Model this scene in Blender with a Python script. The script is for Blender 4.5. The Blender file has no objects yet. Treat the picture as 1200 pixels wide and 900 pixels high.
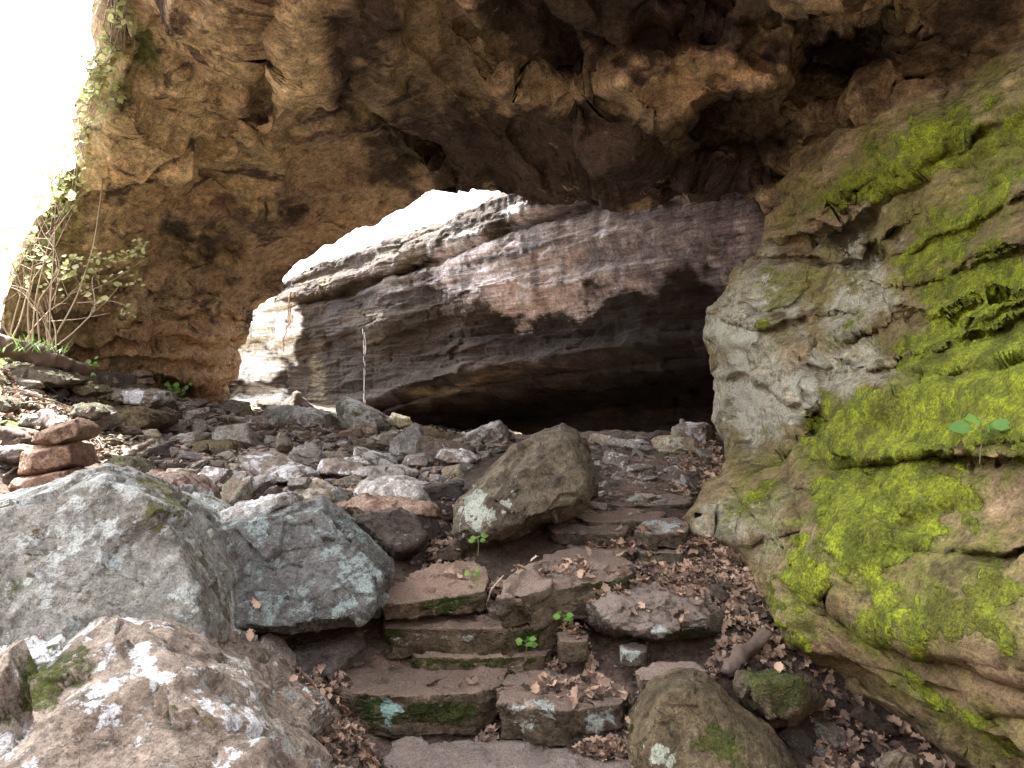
import bpy, bmesh, math, random
import numpy as np
from mathutils import Vector, Matrix
from mathutils.bvhtree import BVHTree
random.seed(7); RNG = np.random.default_rng(11)
S = bpy.context.scene; C = S.collection
F = 924.0
# ------------------------------------------------------------------ camera frame helpers
def P(px, py, d): return np.array([(px-600)/F*d, d, (450-py)/F*d])
def G(px, py, z):
    d = z*F/(450-py); return P(px, py, d)
# ------------------------------------------------------------------ noise
_perm = RNG.permutation(256).astype(np.int64); _perm = np.concatenate([_perm, _perm, _perm])
_g = RNG.normal(size=(256, 3)); _g /= np.linalg.norm(_g, axis=1)[:, None]; _g = _g.astype(np.float32)
def perlin(p):
    p = np.asarray(p, dtype=np.float32)
    i = np.floor(p).astype(np.int64); f = p - i; i &= 255
    w = f*f*f*(f*(f*6-15)+10)
    out = np.zeros(len(p), np.float32)
    for dx in (0, 1):
        wx = w[:, 0] if dx else 1-w[:, 0]
        hx = _perm[(i[:, 0]+dx) & 255]
        for dy in (0, 1):
            wy = w[:, 1] if dy else 1-w[:, 1]
            hy = _perm[(hx+i[:, 1]+dy) & 255]
            for dz in (0, 1):
                wz = w[:, 2] if dz else 1-w[:, 2]
                g = _g[_perm[(hy+i[:, 2]+dz) & 255]]
                out += wx*wy*wz*(g[:, 0]*(f[:, 0]-dx)+g[:, 1]*(f[:, 1]-dy)+g[:, 2]*(f[:, 2]-dz))
    return out*1.5
def fbm(p, o=5, gain=.5, lac=2.03):
    a = 1; s = np.zeros(len(p), np.float32); q = np.array(p, dtype=np.float32)
    for k in range(o):
        s += a*perlin(q+k*17.3); a *= gain; q = q*lac
    return s
def ridged(p, o=4, gain=.5, lac=2.1):
    a = 1; s = np.zeros(len(p), np.float32); q = np.array(p, dtype=np.float32)
    for k in range(o):
        s += a*(1-2*np.abs(perlin(q+k*9.1))); a *= gain; q = q*lac
    return s/2
_jit = RNG.random((256, 3)).astype(np.float32)
_dir = RNG.normal(size=(256, 4)).astype(np.float32)
def facet(p, off=.28):
    """broken planar cells: every Voronoi cell is tilted its own way"""
    p = np.asarray(p, dtype=np.float32); i = np.floor(p).astype(np.int64); f = p-i; i &= 255
    best = np.full(len(p), 9., np.float32); val = np.zeros(len(p), np.float32)
    for dx in (-1, 0, 1):
        hx = _perm[(i[:, 0]+dx) & 255]
        for dy in (-1, 0, 1):
            hy = _perm[(hx+i[:, 1]+dy) & 255]
            for dz in (-1, 0, 1):
                h = _perm[(hy+i[:, 2]+dz) & 255]
                r = f-(np.array([dx, dy, dz], np.float32)+_jit[h])
                d = (r*r).sum(1); g = _dir[h]
                v = (r*g[:, :3]).sum(1)*.6+g[:, 3]*off
                m = d < best; best = np.where(m, d, best); val = np.where(m, v, val)
    return val
def rot(p, ax, deg):
    return np.asarray(p) @ np.array(Matrix.Rotation(math.radians(deg), 3, ax)).T
def sstep(a, b, x):
    t = np.clip((x-a)/(b-a), 0, 1); return t*t*(3-2*t)
# ------------------------------------------------------------------ interpolation and pixel masks
class TPS:
    def __init__(s, pts, vals, lam=0.0):
        s.p = np.array(pts, float); n = len(s.p); K = s.k(s.p); K += lam*np.eye(n)
        A = np.zeros((n+3, n+3)); A[:n, :n] = K; A[:n, n] = 1; A[:n, n+1:] = s.p; A[n, :n] = 1; A[n+1:, :n] = s.p.T
        s.w = np.linalg.solve(A, np.concatenate([vals, [0, 0, 0]]))
    def k(s, q):
        r2 = ((q[:, None, :]-s.p[None])**2).sum(2); return .5*r2*np.log(r2+1e-9)
    def __call__(s, q):
        q = np.asarray(q, float); out = np.empty(len(q))
        for a in range(0, len(q), 50000):
            b = q[a:a+50000]; n = len(s.p)
            out[a:a+50000] = s.k(b)@s.w[:n]+s.w[n]+b@s.w[n+1:]
        return out
def segdist(x, y, poly, closed):
    best = np.full(len(x), 1e9); n = len(poly)
    for a in range(n if closed else n-1):
        x0, y0 = poly[a]; x1, y1 = poly[(a+1) % n]; dx, dy = x1-x0, y1-y0
        t = np.clip(((x-x0)*dx+(y-y0)*dy)/(dx*dx+dy*dy+1e-9), 0, 1)
        best = np.minimum(best, np.hypot(x-x0-t*dx, y-y0-t*dy))
    return best
def stepline(x, y, line, a, L, w=2.5):
    """signed jump across a broken line: ahead of it the rock stands out, behind it falls back (positive = recessed to the right of travel)"""
    best = np.full(len(x), 1e9); sg = np.ones(len(x))
    for (x0, y0), (x1, y1) in zip(line[:-1], line[1:]):
        dx, dy = x1-x0, y1-y0; t = np.clip(((x-x0)*dx+(y-y0)*dy)/(dx*dx+dy*dy+1e-9), 0, 1)
        d = np.hypot(x-x0-t*dx, y-y0-t*dy); m = d < best; best = np.where(m, d, best); sg = np.where(m, np.sign(dx*(y-y0)-dy*(x-x0)), sg)
    # fade at both ends of the line
    e = np.minimum(np.hypot(x-line[0][0], y-line[0][1]), np.hypot(x-line[-1][0], y-line[-1][1]))
    return a*np.tanh(sg*best/w)*np.exp(-best/L)*np.clip(e/(.6*L), 0, 1)
def polysd(x, y, poly):
    inside = np.zeros(len(x), bool); n = len(poly)
    for a in range(n):
        x0, y0 = poly[a]; x1, y1 = poly[(a+1) % n]
        if y0 == y1: continue
        inside ^= ((y0 > y) != (y1 > y)) & (x < (x1-x0)*(y-y0)/(y1-y0)+x0)
    d = segdist(x, y, poly, True)
    return np.where(inside, d, -d)
def pix(v):
    return 600+v[:, 0]/v[:, 1]*F, 450-v[:, 2]/v[:, 1]*F
def blobs(x, y, bl):
    m = np.zeros(len(x)); q = np.stack([x*.018, y*.018, x*0+3], 1); w1 = perlin(q)+.55*perlin(q*2.6)+.3*perlin(q*6.1); w2 = perlin(q+31)+.55*perlin(q*2.6+31)+.3*perlin(q*6.1+31)
    x0, y0 = x, y
    for (cx, cy, rx, ry, ang, s) in bl:
        am = min(rx, ry)*.85; x = x0+w1*am; y = y0+w2*am
        a = math.radians(ang); c, sn = math.cos(a), math.sin(a)
        u = ((x-cx)*c+(y-cy)*sn)/rx; v = (-(x-cx)*sn+(y-cy)*c)/ry
        w = np.exp(-(u*u+v*v)**1.5)*s
        m = np.where(np.abs(w) > np.abs(m), w, m)
    return m
# ------------------------------------------------------------------ mesh / object helpers
def mesh_np(name, v, f, mat, attrs=None, smooth=True):
    me = bpy.data.meshes.new(name); v = np.asarray(v, np.float32); f = np.asarray(f, np.int32)
    k = f.shape[1]; me.vertices.add(len(v)); me.vertices.foreach_set('co', v.ravel())
    me.loops.add(f.size); me.loops.foreach_set('vertex_index', f.ravel())
    me.polygons.add(len(f)); me.polygons.foreach_set('loop_start', np.arange(0, f.size, k, dtype=np.int32))
    try: me.polygons.foreach_set('loop_total', np.full(len(f), k, np.int32))
    except Exception: pass
    me.polygons.foreach_set('use_smooth', np.full(len(f), smooth))
    me.update(calc_edges=True)
    for n, a in (attrs or {}).items():
        at = me.attributes.new(n, 'FLOAT', 'POINT'); at.data.foreach_set('value', np.asarray(a, np.float32))
    me.materials.append(mat); return me
def link(name, me, parent=None, loc=None):
    o = bpy.data.objects.new(name, me); C.objects.link(o)
    if parent: o.parent = parent
    if loc is not None: o.location = loc
    return o
def tag(o, label=None, cat=None, group=None, kind=None):
    for k, v in (('label', label), ('category', cat), ('group', group), ('kind', kind)):
        if v: o[k] = v
    return o
def empty(name, loc):
    o = bpy.data.objects.new(name, None); C.objects.link(o); o.location = [float(q) for q in loc]; o.empty_display_size = .1; return o
SOLID = []      # (verts, faces) things rest on
def vnormals(v, f):
    a, b, c = v[f[:, 0]], v[f[:, 1]], v[f[:, 2]]
    if f.shape[1] == 4: fn = np.cross(v[f[:, 2]]-v[f[:, 0]], v[f[:, 3]]-v[f[:, 1]])
    else: fn = np.cross(b-a, c-a)
    n = np.zeros_like(v)
    for k in range(f.shape[1]):
        for j in range(3): n[:, j] += np.bincount(f[:, k], weights=fn[:, j], minlength=len(v))
    return n/(np.linalg.norm(n, axis=1)[:, None]+1e-12)
# ------------------------------------------------------------------ materials
class NT:
    def __init__(s, name):
        s.m = bpy.data.materials.new(name); s.m.use_nodes = True; s.t = s.m.node_tree; s.t.nodes.clear()
        s.out = s.n('OutputMaterial'); s.b = s.n('BsdfPrincipled'); s.l(s.b.outputs[0], s.out.inputs[0])
    def n(s, t, **kw):
        x = s.t.nodes.new('ShaderNode'+t)
        for k, v in kw.items(): setattr(x, k, v)
        return x
    def l(s, a, b): s.t.links.new(a, b)
    def put(s, v, sock):
        if isinstance(v, bpy.types.NodeSocket): s.l(v, sock)
        else: sock.default_value = v
    def math(s, op, a, b=0., clamp=False):
        x = s.n('Math', operation=op, use_clamp=clamp); s.put(a, x.inputs[0]); s.put(b, x.inputs[1]); return x.outputs[0]
    def noise(s, vec, scale, detail=5, rough=.55, dist=0., lac=2.):
        x = s.n('TexNoise'); s.l(vec, x.inputs['Vector']); x.inputs['Scale'].default_value = scale
        x.inputs['Detail'].default_value = detail; x.inputs['Roughness'].default_value = rough; x.inputs['Distortion'].default_value = dist
        return x.outputs['Fac']
    def voro(s, vec, scale, feature='F1', out='Distance', rnd=1.):
        x = s.n('TexVoronoi', feature=feature); s.l(vec, x.inputs['Vector']); x.inputs['Scale'].default_value = scale
        x.inputs['Randomness'].default_value = rnd; return x.outputs[out]
    def mapr(s, v, a, b, c=0., d=1., smooth=True):
        x = s.n('MapRange', interpolation_type='SMOOTHSTEP' if smooth else 'LINEAR')
        s.put(v, x.inputs[0])
        for k, w in zip((1, 2, 3, 4), (a, b, c, d)): s.put(w, x.inputs[k])
        return x.outputs[0]
    def mix(s, f, a, b, blend='MIX'):
        x = s.n('Mix', data_type='RGBA', blend_type=blend); s.put(f, x.inputs[0])
        for v, k in ((a, 6), (b, 7)):
            s.put(v if isinstance(v, bpy.types.NodeSocket) else (*v, 1) if len(v) == 3 else v, x.inputs[k])
        return x.outputs[2]
    def ramp(s, f, stops):
        x = s.n('ValToRGB'); s.l(f, x.inputs[0]); e = x.color_ramp.elements
        e[0].position, e[0].color = stops[0][0], (*stops[0][1], 1); e[1].position, e[1].color = stops[-1][0], (*stops[-1][1], 1)
        for p, c in stops[1:-1]: q = e.new(p); q.color = (*c, 1)
        return x.outputs[0]
    def attr(s, n): x = s.n('Attribute', attribute_name=n); return x.outputs['Fac']
    def mapping(s, vec, scale=(1, 1, 1), rotd=(0, 0, 0)):
        x = s.n('Mapping'); s.l(vec, x.inputs[0]); x.inputs['Scale'].default_value = scale
        x.inputs['Rotation'].default_value = [math.radians(a) for a in rotd]; return x.outputs[0]
def rockmat(name, cols, sc=1.5, lichen=None, lichen2=None, moss=None, dirt=None, strata=None, bump=1., stain=None, streak=None,
            rough=.9, rnd=.15, fine=1., tone=None):
    t = NT(name); tc = t.n('TexCoord'); oi = t.n('ObjectInfo')
    off = t.n('VectorMath', operation='SCALE'); off.inputs[0].default_value = (37, 91, 53); t.l(oi.outputs['Random'], off.inputs[3])
    ad = t.n('VectorMath', operation='ADD'); t.l(tc.outputs['Object'], ad.inputs[0]); t.l(off.outputs[0], ad.inputs[1]); v = ad.outputs[0]
    vs = v
    if strata: vs = t.mapping(v, strata[0], strata[1])
    big = t.noise(vs, sc, 6, .6, .6); med = t.noise(vs, sc*4.3, 6, .65, .3); fin = t.noise(v, 38*fine, 5, .7)
    f = t.math('ADD', t.math('MULTIPLY', big, .62), t.math('MULTIPLY', med, .38))
    f = t.mapr(f, .3, .7, 0, 1, False)
    n = len(cols); col = t.ramp(f, [(i/(n-1), c) for i, c in enumerate(cols)])
    if tone:   # named attribute patches: mineral stains, plus shade and sunlight painted into the colour
        for (an, c, k) in tone:
            a = t.attr(an); m = t.mapr(t.math('ADD', a, t.math('MULTIPLY', t.math('SUBTRACT', t.noise(vs, sc*3.4, 8, .75, .3), .5), 2.2)), .25, .95)
            m = t.math('MULTIPLY', m, t.mapr(a, .02, .25)); col = t.mix(t.math('MULTIPLY', m, k), col, c)
    if stain:
        c, amt = stain; m = t.mapr(t.noise(vs, sc*2.1, 7, .7, 1.), .62-amt*.3, .72-amt*.3); col = t.mix(t.math('MULTIPLY', m, .85), col, c)
    if streak:
        c, amt, k = streak; vv = t.mapping(v, (3.0, 3.0, .45)); vh = t.mapping(v, (.7, .7, 5.))
        m = t.math('MULTIPLY', t.mapr(t.noise(vv, 1.3, 6, .7, .2), .45, .58), t.mapr(t.noise(vh, 2.6, 6, .75, .2), .42, .56))
        if k: m = t.math('MULTIPLY', m, t.mapr(t.attr(k), .1, .5))
        col = t.mix(t.math('MULTIPLY', m, amt), col, c)
        vd = t.mapping(v, (2.2, 2.2, .2)); col = t.mix(t.mapr(t.noise(vd, 1.1, 5, .65, .1), .50, .66, 0, .5), col, tuple(x*.06 for x in c))
    # grain of the sandstone
    col = t.mix(1., col, t.ramp(t.mapr(fin, .25, .75, 0, 1, False), [(0, (.35, .34, .33)), (.45, (1, 1, 1)), (1, (1.5, 1.48, 1.42))]), 'MULTIPLY')
    vor = t.voro(v, sc*2.6, 'DISTANCE_TO_EDGE'); wob = t.noise(v, sc*3, 4, .6)
    crack = t.mapr(t.math('ADD', vor, t.math('MULTIPLY', t.math('SUBTRACT', wob, .5), .25)), .0, .018, 1, 0)
    crack = t.math('MULTIPLY', crack, t.mapr(t.noise(v, sc*1.3, 3, .5), .5, .6))
    g = t.n('NewGeometry'); nz = t.n('SeparateXYZ'); t.l(g.outputs['Normal'], nz.inputs[0]); nz = nz.outputs[2]
    mid = t.noise(vs, 13*fine, 7, .78, .2)
    height = t.math('ADD', t.math('MULTIPLY', med, .22), t.math('MULTIPLY', fin, .2))
    height = t.math('ADD', height, t.math('MULTIPLY', mid, .5))
    col = t.mix(1., col, t.ramp(t.mapr(mid, .34, .66, 0, 1, False), [(0, (.42, .41, .40)), (.35, (.85, .85, .85)), (.6, (1.05, 1.05, 1.05)), (1, (1.4, 1.4, 1.38))]), 'MULTIPLY')
    height = t.math('SUBTRACT', height, t.math('MULTIPLY', crack, .12))
    if dirt:
        c, amt = dirt
        m = t.mapr(t.math('ADD', nz, t.math('MULTIPLY', t.math('SUBTRACT', t.noise(v, 5, 5, .65), .5), .9)), 1.12-amt*.7, 1.3-amt*.6)
        col = t.mix(t.math('MULTIPLY', m, .9), col, t.mix(t.noise(v, 22, 5, .7), tuple(x*.75 for x in c), tuple(x*1.3 for x in c)))
    for L in (lichen, lichen2):
        if L:
            c, amt, ls, k = L
            nn = t.math('ADD', t.noise(v, ls, 7, .74, .25), t.math('MULTIPLY', t.math('SUBTRACT', t.noise(v, ls*.22, 3, .5), .5), .55))
            if k: nn = t.math('ADD', nn, t.math('MULTIPLY', t.attr(k), .22))
            m = t.mapr(nn, .74-amt*.4, .80-amt*.4)
            m = t.math('MULTIPLY', m, t.mapr(t.noise(v, ls*9, 3, .6), .3, .5, .45, 1.))
            col = t.mix(m, col, t.mix(t.noise(v, 30, 4, .7), tuple(x*.72 for x in c), tuple(min(x*1.22, .88) for x in c)))
            height = t.math('ADD', height, t.math('MULTIPLY', m, .04))
    if moss:
        c1, c2, amt, nb, k = moss
        mn = t.math('ADD', t.noise(vs, 4.5, 7, .7, .4), t.math('MULTIPLY', t.math('SUBTRACT', nz, .3), nb))
        if k: mn = t.math('ADD', mn, t.math('MULTIPLY', t.attr('moss'), k))
        m = t.mapr(mn, .76-amt*.4, .86-amt*.4)
        m = t.math('MULTIPLY', m, t.mapr(t.noise(v, 26, 4, .7), .32, .52, .25, 1.))
        mc = t.mix(t.mapr(t.noise(v, 7, 6, .72), .35, .65), c1, c2)
        mc = t.mix(t.mapr(t.noise(v, 2.6, 6, .7), .48, .66, 0, .65), mc, (.11, .085, .02))
        mc = t.mix(t.mapr(t.noise(v, 70, 3, .7), .4, .62, .0, .55), mc, tuple(x*.45 for x in c1))
        col = t.mix(m, col, mc)
        height = t.math('ADD', height, t.math('MULTIPLY', m, t.math('ADD', .05, t.math('MULTIPLY', t.noise(v, 55, 4, .8), .35))))
    vf = t.noise(v, 120*fine, 3, .7); col = t.mix(1., col, t.ramp(t.mapr(vf, .3, .7, 0, 1, False), [(0, (.5, .5, .5)), (.4, (1, 1, 1)), (1, (1.35, 1.35, 1.35))]), 'MULTIPLY')
    # stone-to-stone variation
    val = t.mapr(oi.outputs['Random'], 0, 1, 1-rnd*1.3, 1+rnd*1.3, False)
    hs = t.n('HueSaturation'); t.l(col, hs.inputs['Color']); t.l(val, hs.inputs['Value'])
    t.l(t.mapr(t.math('FRACT', t.math('MULTIPLY', oi.outputs['Random'], 7.3)), 0, 1, 1-rnd*2, 1+rnd, False), hs.inputs['Saturation'])
    t.l(hs.outputs[0], t.b.inputs['Base Color']); t.b.inputs['Roughness'].default_value = rough
    t.b.inputs['Specular IOR Level'].default_value = .3
    bp = t.n('Bump'); bp.inputs['Strength'].default_value = min(bump, 1.); bp.inputs['Distance'].default_value = .05*bump
    t.l(height, bp.inputs['Height']); t.l(bp.outputs[0], t.b.inputs['Normal'])
    return t.m
def plain(name, c1, c2, scale=20, rough=.8, trans=0., bump=.2):
    t = NT(name); tc = t.n('TexCoord'); oi = t.n('ObjectInfo')
    n = t.noise(tc.outputs['Object'], scale, 5, .65); geo = t.n('NewGeometry')
    f = t.math('ADD', t.math('MULTIPLY', n, .5), t.math('MULTIPLY', geo.outputs['Random Per Island'], .5))
    col = t.mix(t.mapr(f, .2, .8), c1, c2); t.l(col, t.b.inputs['Base Color']); t.b.inputs['Roughness'].default_value = rough
    bp = t.n('Bump'); bp.inputs['Strength'].default_value = bump; bp.inputs['Distance'].default_value = .01
    t.l(n, bp.inputs['Height']); t.l(bp.outputs[0], t.b.inputs['Normal'])
    if trans:
        tr = t.n('BsdfTranslucent'); t.l(col, tr.inputs[0]); ms = t.n('MixShader'); ms.inputs[0].default_value = trans
        t.l(t.b.outputs[0], ms.inputs[1]); t.l(tr.outputs[0], ms.inputs[2]); t.l(ms.outputs[0], t.out.inputs[0])
    return t.m
MOSS1, MOSS2 = (.11, .135, .012), (.42, .49, .03)
M = {}
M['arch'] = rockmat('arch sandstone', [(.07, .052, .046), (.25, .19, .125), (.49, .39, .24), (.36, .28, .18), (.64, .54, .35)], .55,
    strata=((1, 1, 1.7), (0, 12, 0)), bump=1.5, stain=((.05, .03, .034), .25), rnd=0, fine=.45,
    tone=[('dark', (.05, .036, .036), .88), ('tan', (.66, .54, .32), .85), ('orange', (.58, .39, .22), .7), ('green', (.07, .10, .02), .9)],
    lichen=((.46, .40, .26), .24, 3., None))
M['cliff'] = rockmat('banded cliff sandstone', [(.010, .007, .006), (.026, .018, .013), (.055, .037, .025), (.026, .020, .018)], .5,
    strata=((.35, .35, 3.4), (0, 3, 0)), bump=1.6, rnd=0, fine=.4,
    tone=[('pale', (.70, .62, .62), .95), ('violet', (.27, .25, .29), .85), ('sandy', (.26, .21, .13), .8), ('sun_white', (.84, .82, .78), 1.), ('deep_shade', (.012, .010, .008), .9)],
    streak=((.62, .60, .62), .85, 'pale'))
M['wall'] = rockmat('mossy wall sandstone', [(.075, .052, .026), (.18, .13, .062), (.30, .22, .115), (.21, .17, .085)], .9,
    strata=((.55, .8, 1.9), (0, -28, 0)), bump=1.3, rnd=0, fine=.8, stain=((.09, .07, .03), .25),
    tone=[('pink', (.40, .27, .17), .45), ('pale', (.44, .42, .33), .8), ('olive', (.17, .15, .035), .85), ('deep_shade', (.04, .03, .02), .9), ('film', (.15, .165, .026), .8)],
    lichen=((.50, .50, .40), .0, 6., 'pale'), lichen2=((.72, .69, .66), -.2, 8., 'white'),
    moss=(MOSS1, MOSS2, -.05, -.06, .55))
M['ground'] = rockmat('cave floor earth', [(.035, .024, .018), (.075, .05, .036), (.12, .08, .06)], 2.,
    bump=1.2, rnd=0, tone=[('trod', (.20, .135, .105), .8)], moss=(MOSS1, (.11, .14, .02), -.3, .1, .5))
grey = [(.10, .092, .072), (.19, .183, .155), (.28, .273, .245), (.19, .173, .135)]
M['grey'] = rockmat('pale grey lichen boulder', grey, 2., stain=((.15, .125, .075), .1), lichen=((.47, .495, .47), .56, 11., None),
    lichen2=((.11, .09, .05), .36, 6., None), moss=((.09, .085, .03), (.16, .15, .05), -.15, .25, .35), rnd=.05, bump=1.3)
M['bluegrey'] = rockmat('blue grey lichen boulder', [(.075, .065, .055), (.14, .135, .125), (.20, .20, .19), (.15, .135, .11)], 2.2,
    stain=((.085, .07, .055), .2), lichen=((.32, .385, .365), .5, 13., None), lichen2=((.07, .055, .04), .3, 4., None), moss=((.08, .09, .03), (.13, .14, .04), -.25, .2, .35), rnd=.05, bump=1.4)
M['spotted'] = rockmat('brown boulder with white lichen', [(.11, .085, .065), (.24, .185, .145), (.35, .285, .23), (.25, .205, .165)], 2.4,
    stain=((.09, .075, .03), .16), lichen=((.74, .74, .73), .38, 12., 'pale'), lichen2=((.40, .41, .35), .3, 9., None),
    moss=((.05, .06, .012), (.13, .15, .025), -.2, .3, .45), rnd=.04, bump=1.6)
M['olive'] = rockmat('olive brown boulder', [(.035, .026, .018), (.09, .066, .038), (.17, .13, .075), (.11, .088, .06)], 2.3,
    stain=((.06, .045, .025), .2), lichen=((.46, .49, .39), .16, 7., 'pale'), lichen2=((.6, .61, .60), -.42, 6., 'white'),
    moss=((.06, .075, .015), (.13, .15, .025), -.3, .15, .5), rnd=.1, bump=1.5)
M['step'] = rockmat('step sandstone', [(.045, .035, .025), (.095, .072, .048), (.14, .11, .075), (.085, .078, .055)], 3.,
    dirt=((.255, .185, .145), .9), lichen=((.48, .53, .48), .14, 7., 'pale'), lichen2=((.34, .50, .45), -.2, 7., 'teal'),
    moss=((.03, .05, .015), (.08, .12, .022), .06, -.25, .45), rnd=.12, bump=1.3, stain=((.055, .05, .03), .15))
M['stone'] = rockmat('loose brown sandstone', [(.13, .105, .085), (.27, .225, .175), (.40, .345, .275), (.31, .27, .225)], 4.,
    dirt=((.27, .19, .15), .35), lichen=((.58, .59, .53), .48, 9., None), moss=((.07, .08, .02), (.13, .14, .03), -.25, .2, 0), rnd=.3, bump=1.2)
M['darkstone'] = rockmat('dark loose sandstone', [(.05, .038, .03), (.11, .08, .06), (.16, .12, .09)], 4.,
    dirt=((.2, .14, .11), .3), lichen=((.42, .44, .40), .2, 9., None), rnd=.25, bump=1.2)
M['mossstone'] = rockmat('mossy loose stone', [(.08, .065, .04), (.16, .13, .08), (.22, .18, .12)], 4.,
    moss=((.05, .06, .012), (.17, .18, .025), .28, .35, 0), lichen=((.5, .52, .46), -.02, 8., None), rnd=.2, bump=1.3)
M['sunlitstone'] = rockmat('stone painted sunlit cream', [(.40, .33, .16), (.66, .60, .38), (.74, .70, .52)], 4., rnd=.05, bump=1.)  # cream colour stands in for sunlight on the two yellow stones
M['whitestone'] = rockmat('white crusted stone', [(.14, .11, .08), (.25, .2, .16), (.34, .29, .25)], 4.,
    lichen=((.78, .78, .79), .56, 4.5, None), lichen2=((.5, .54, .5), .05, 9., None), rnd=.12, bump=1.2)
M['redstone'] = rockmat('reddish brown slab', [(.14, .09, .065), (.25, .165, .12), (.34, .24, .18), (.27, .2, .14)], 4.,
    moss=((.08, .08, .03), (.13, .13, .04), -.3, .1, 0), lichen=((.4, .4, .34), -.02, 8., None), rnd=.12, bump=1.2)
M['leaf_litter'] = plain('dry oak leaves', (.05, .03, .022), (.56, .38, .27), 9, .75, .15)
M['leaf'] = plain('fresh green leaf', (.12, .27, .045), (.26, .44, .09), 30, .5, .45)
M['leaf_pale'] = plain('pale spring leaf', (.36, .42, .16), (.58, .62, .28), 30, .5, .5)
M['grassblade'] = plain('grass blade', (.12, .24, .04), (.24, .36, .08), 30, .6, .4)
M['stem'] = plain('thin green stem', (.12, .14, .05), (.2, .2, .08), 30, .7)
M['twig'] = plain('bare tan twig', (.30, .24, .17), (.50, .41, .30), 25, .8)
M['deadwood'] = plain('dead wood', (.04, .03, .023), (.15, .105, .08), 14, .9, 0, .8)
M['greywood'] = plain('weathered grey wood', (.12, .095, .08), (.27, .21, .18), 14, .9, 0, .8)
M['root'] = plain('pale hanging root', (.30, .22, .16), (.50, .40, .32), 18, .8)
tw = NT('falling water'); tw.b.inputs['Base Color'].default_value = (.9, .92, .95, 1); tw.b.inputs['Roughness'].default_value = .08
tw.b.inputs['Transmission Weight'].default_value = .55; tw.b.inputs['IOR'].default_value = 1.33; M['water'] = tw.m

# ------------------------------------------------------------------ ground
gp = [  # pixel, pixel, depth
 (600, 905, 3.22), (450, 905, 3.2), (700, 865, 3.32), (560, 862, 3.45), (450, 862, 3.42), (650, 864, 3.34), (560, 784, 3.72), (560, 768, 3.79), (540, 715, 4.0), (400, 860, 3.15), (330, 800, 3.45), (300, 740, 3.9), (420, 760, 3.75),
 (700, 765, 3.8), (760, 735, 3.9), (800, 780, 3.65), (900, 790, 3.5), (870, 720, 3.9), (1000, 890, 3.2), (1150, 960, 2.9),
 (800, 680, 4.25), (850, 650, 4.5), (640, 640, 4.6), (480, 660, 4.5), (760, 640, 4.55), (720, 590, 5.3), (800, 570, 5.9),
 (830, 540, 7.0), (740, 540, 6.8), (820, 520, 8.4), (700, 522, 8.2), (600, 560, 6.1), (540, 590, 5.2), (840, 508, 9.8), (700, 508, 10.2),
 (560, 512, 9.8), (480, 505, 11.), (420, 500, 12.), (330, 484, 15.), (270, 474, 15.5), (220, 470, 13.), (480, 560, 6.6), (400, 590, 5.4),
 (300, 590, 5.3), (220, 610, 4.6), (350, 540, 7.4), (250, 540, 7.), (200, 520, 7.8), (300, 510, 9.4), (160, 500, 8.6), (100, 540, 6.2),
 (60, 580, 5.0), (0, 590, 4.5), (-60, 560, 4.6), (0, 500, 6.0), (60, 480, 7.2), (120, 460, 9.), (90, 437, 9.6), (40, 425, 9.), (0, 408, 8.6),
 (-60, 395, 8.4), (-100, 470, 6.), (-100, 700, 3.5), (100, 760, 3.3), (-150, 380, 10.), (170, 458, 10.8)]
gw = [tuple(P(*a)) for a in gp]
gw += [(-1.5, 1.2, -1.62), (0, 1, -1.66), (1.2, 1.5, -1.66), (2.3, 2.2, -1.6), (0, 0, -1.75), (-3, 0, -1.6), (2.5, 0, -1.8), (0, -3, -2.3), (4, -3, -2.2), (-4, -3, -1.9),
       (6, 8, -.6), (6, 4, -1.2), (8, 6, -.8), (-3, 18, -.6), (-7, 23, -.6), (-10, 20, -.2), (-9, 14, .1), (-12, 9, .9), (-8, 4, .2), (-11, 0, .0), (3, 14, -1.5), (2, 12, -1.15), (0, 13.4, -1.2), (-1.6, 15, -1.1), (4.5, 11, -1.1), (8, 12, -.8)]
gt = TPS([(a, b) for a, b, c in gw], [c for a, b, c in gw], .02)
def ground(x, y, detail=True):
    x = np.atleast_1d(np.asarray(x, float)); y = np.atleast_1d(np.asarray(y, float))
    cx, cy = np.clip(x, -13, 9), np.clip(y, -4, 24)
    z = np.clip(gt(np.stack([cx, cy], 1)), -3, 1.6)
    far = np.hypot(x-cx, y-cy); w = sstep(0, 12, far)
    z = z*(1-w)+w*(-2.6+np.where(x < -13, np.minimum(far*.12, 6), 0)+1.2*perlin(np.stack([x*.05, y*.05, x*0], 1)))
    z = z+11*sstep(-2.5, -17, y)+7*sstep(7, 22, x)*sstep(8, 0, y)  # unseen slopes behind and right, added to cut the frontal sky light
    if detail:
        q = np.stack([x, y, x*0], 1); z = z+.035*fbm(q*1.7, 4)+.022*fbm(q*7, 3)
    return z
def axis(lo, hi, fine_lo, fine_hi, st):
    a = list(np.arange(fine_lo, fine_hi, st)); s = st; v = fine_hi
    while v < hi: a.append(v); s *= 1.18; v += s
    a.append(hi); s = st; v = fine_lo-st; b = []
    while v > lo: b.append(v); s *= 1.18; v -= s
    b.append(lo); return np.array(b[::-1]+a)
xs = axis(-240, 240, -7.5, 3.5, .03); ys = axis(-200, 320, 1.6, 11, .03)
X, Y = np.meshgrid(xs, ys); gz = ground(X.ravel(), Y.ravel())
gv = np.stack([X.ravel(), Y.ravel(), gz], 1)
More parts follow.
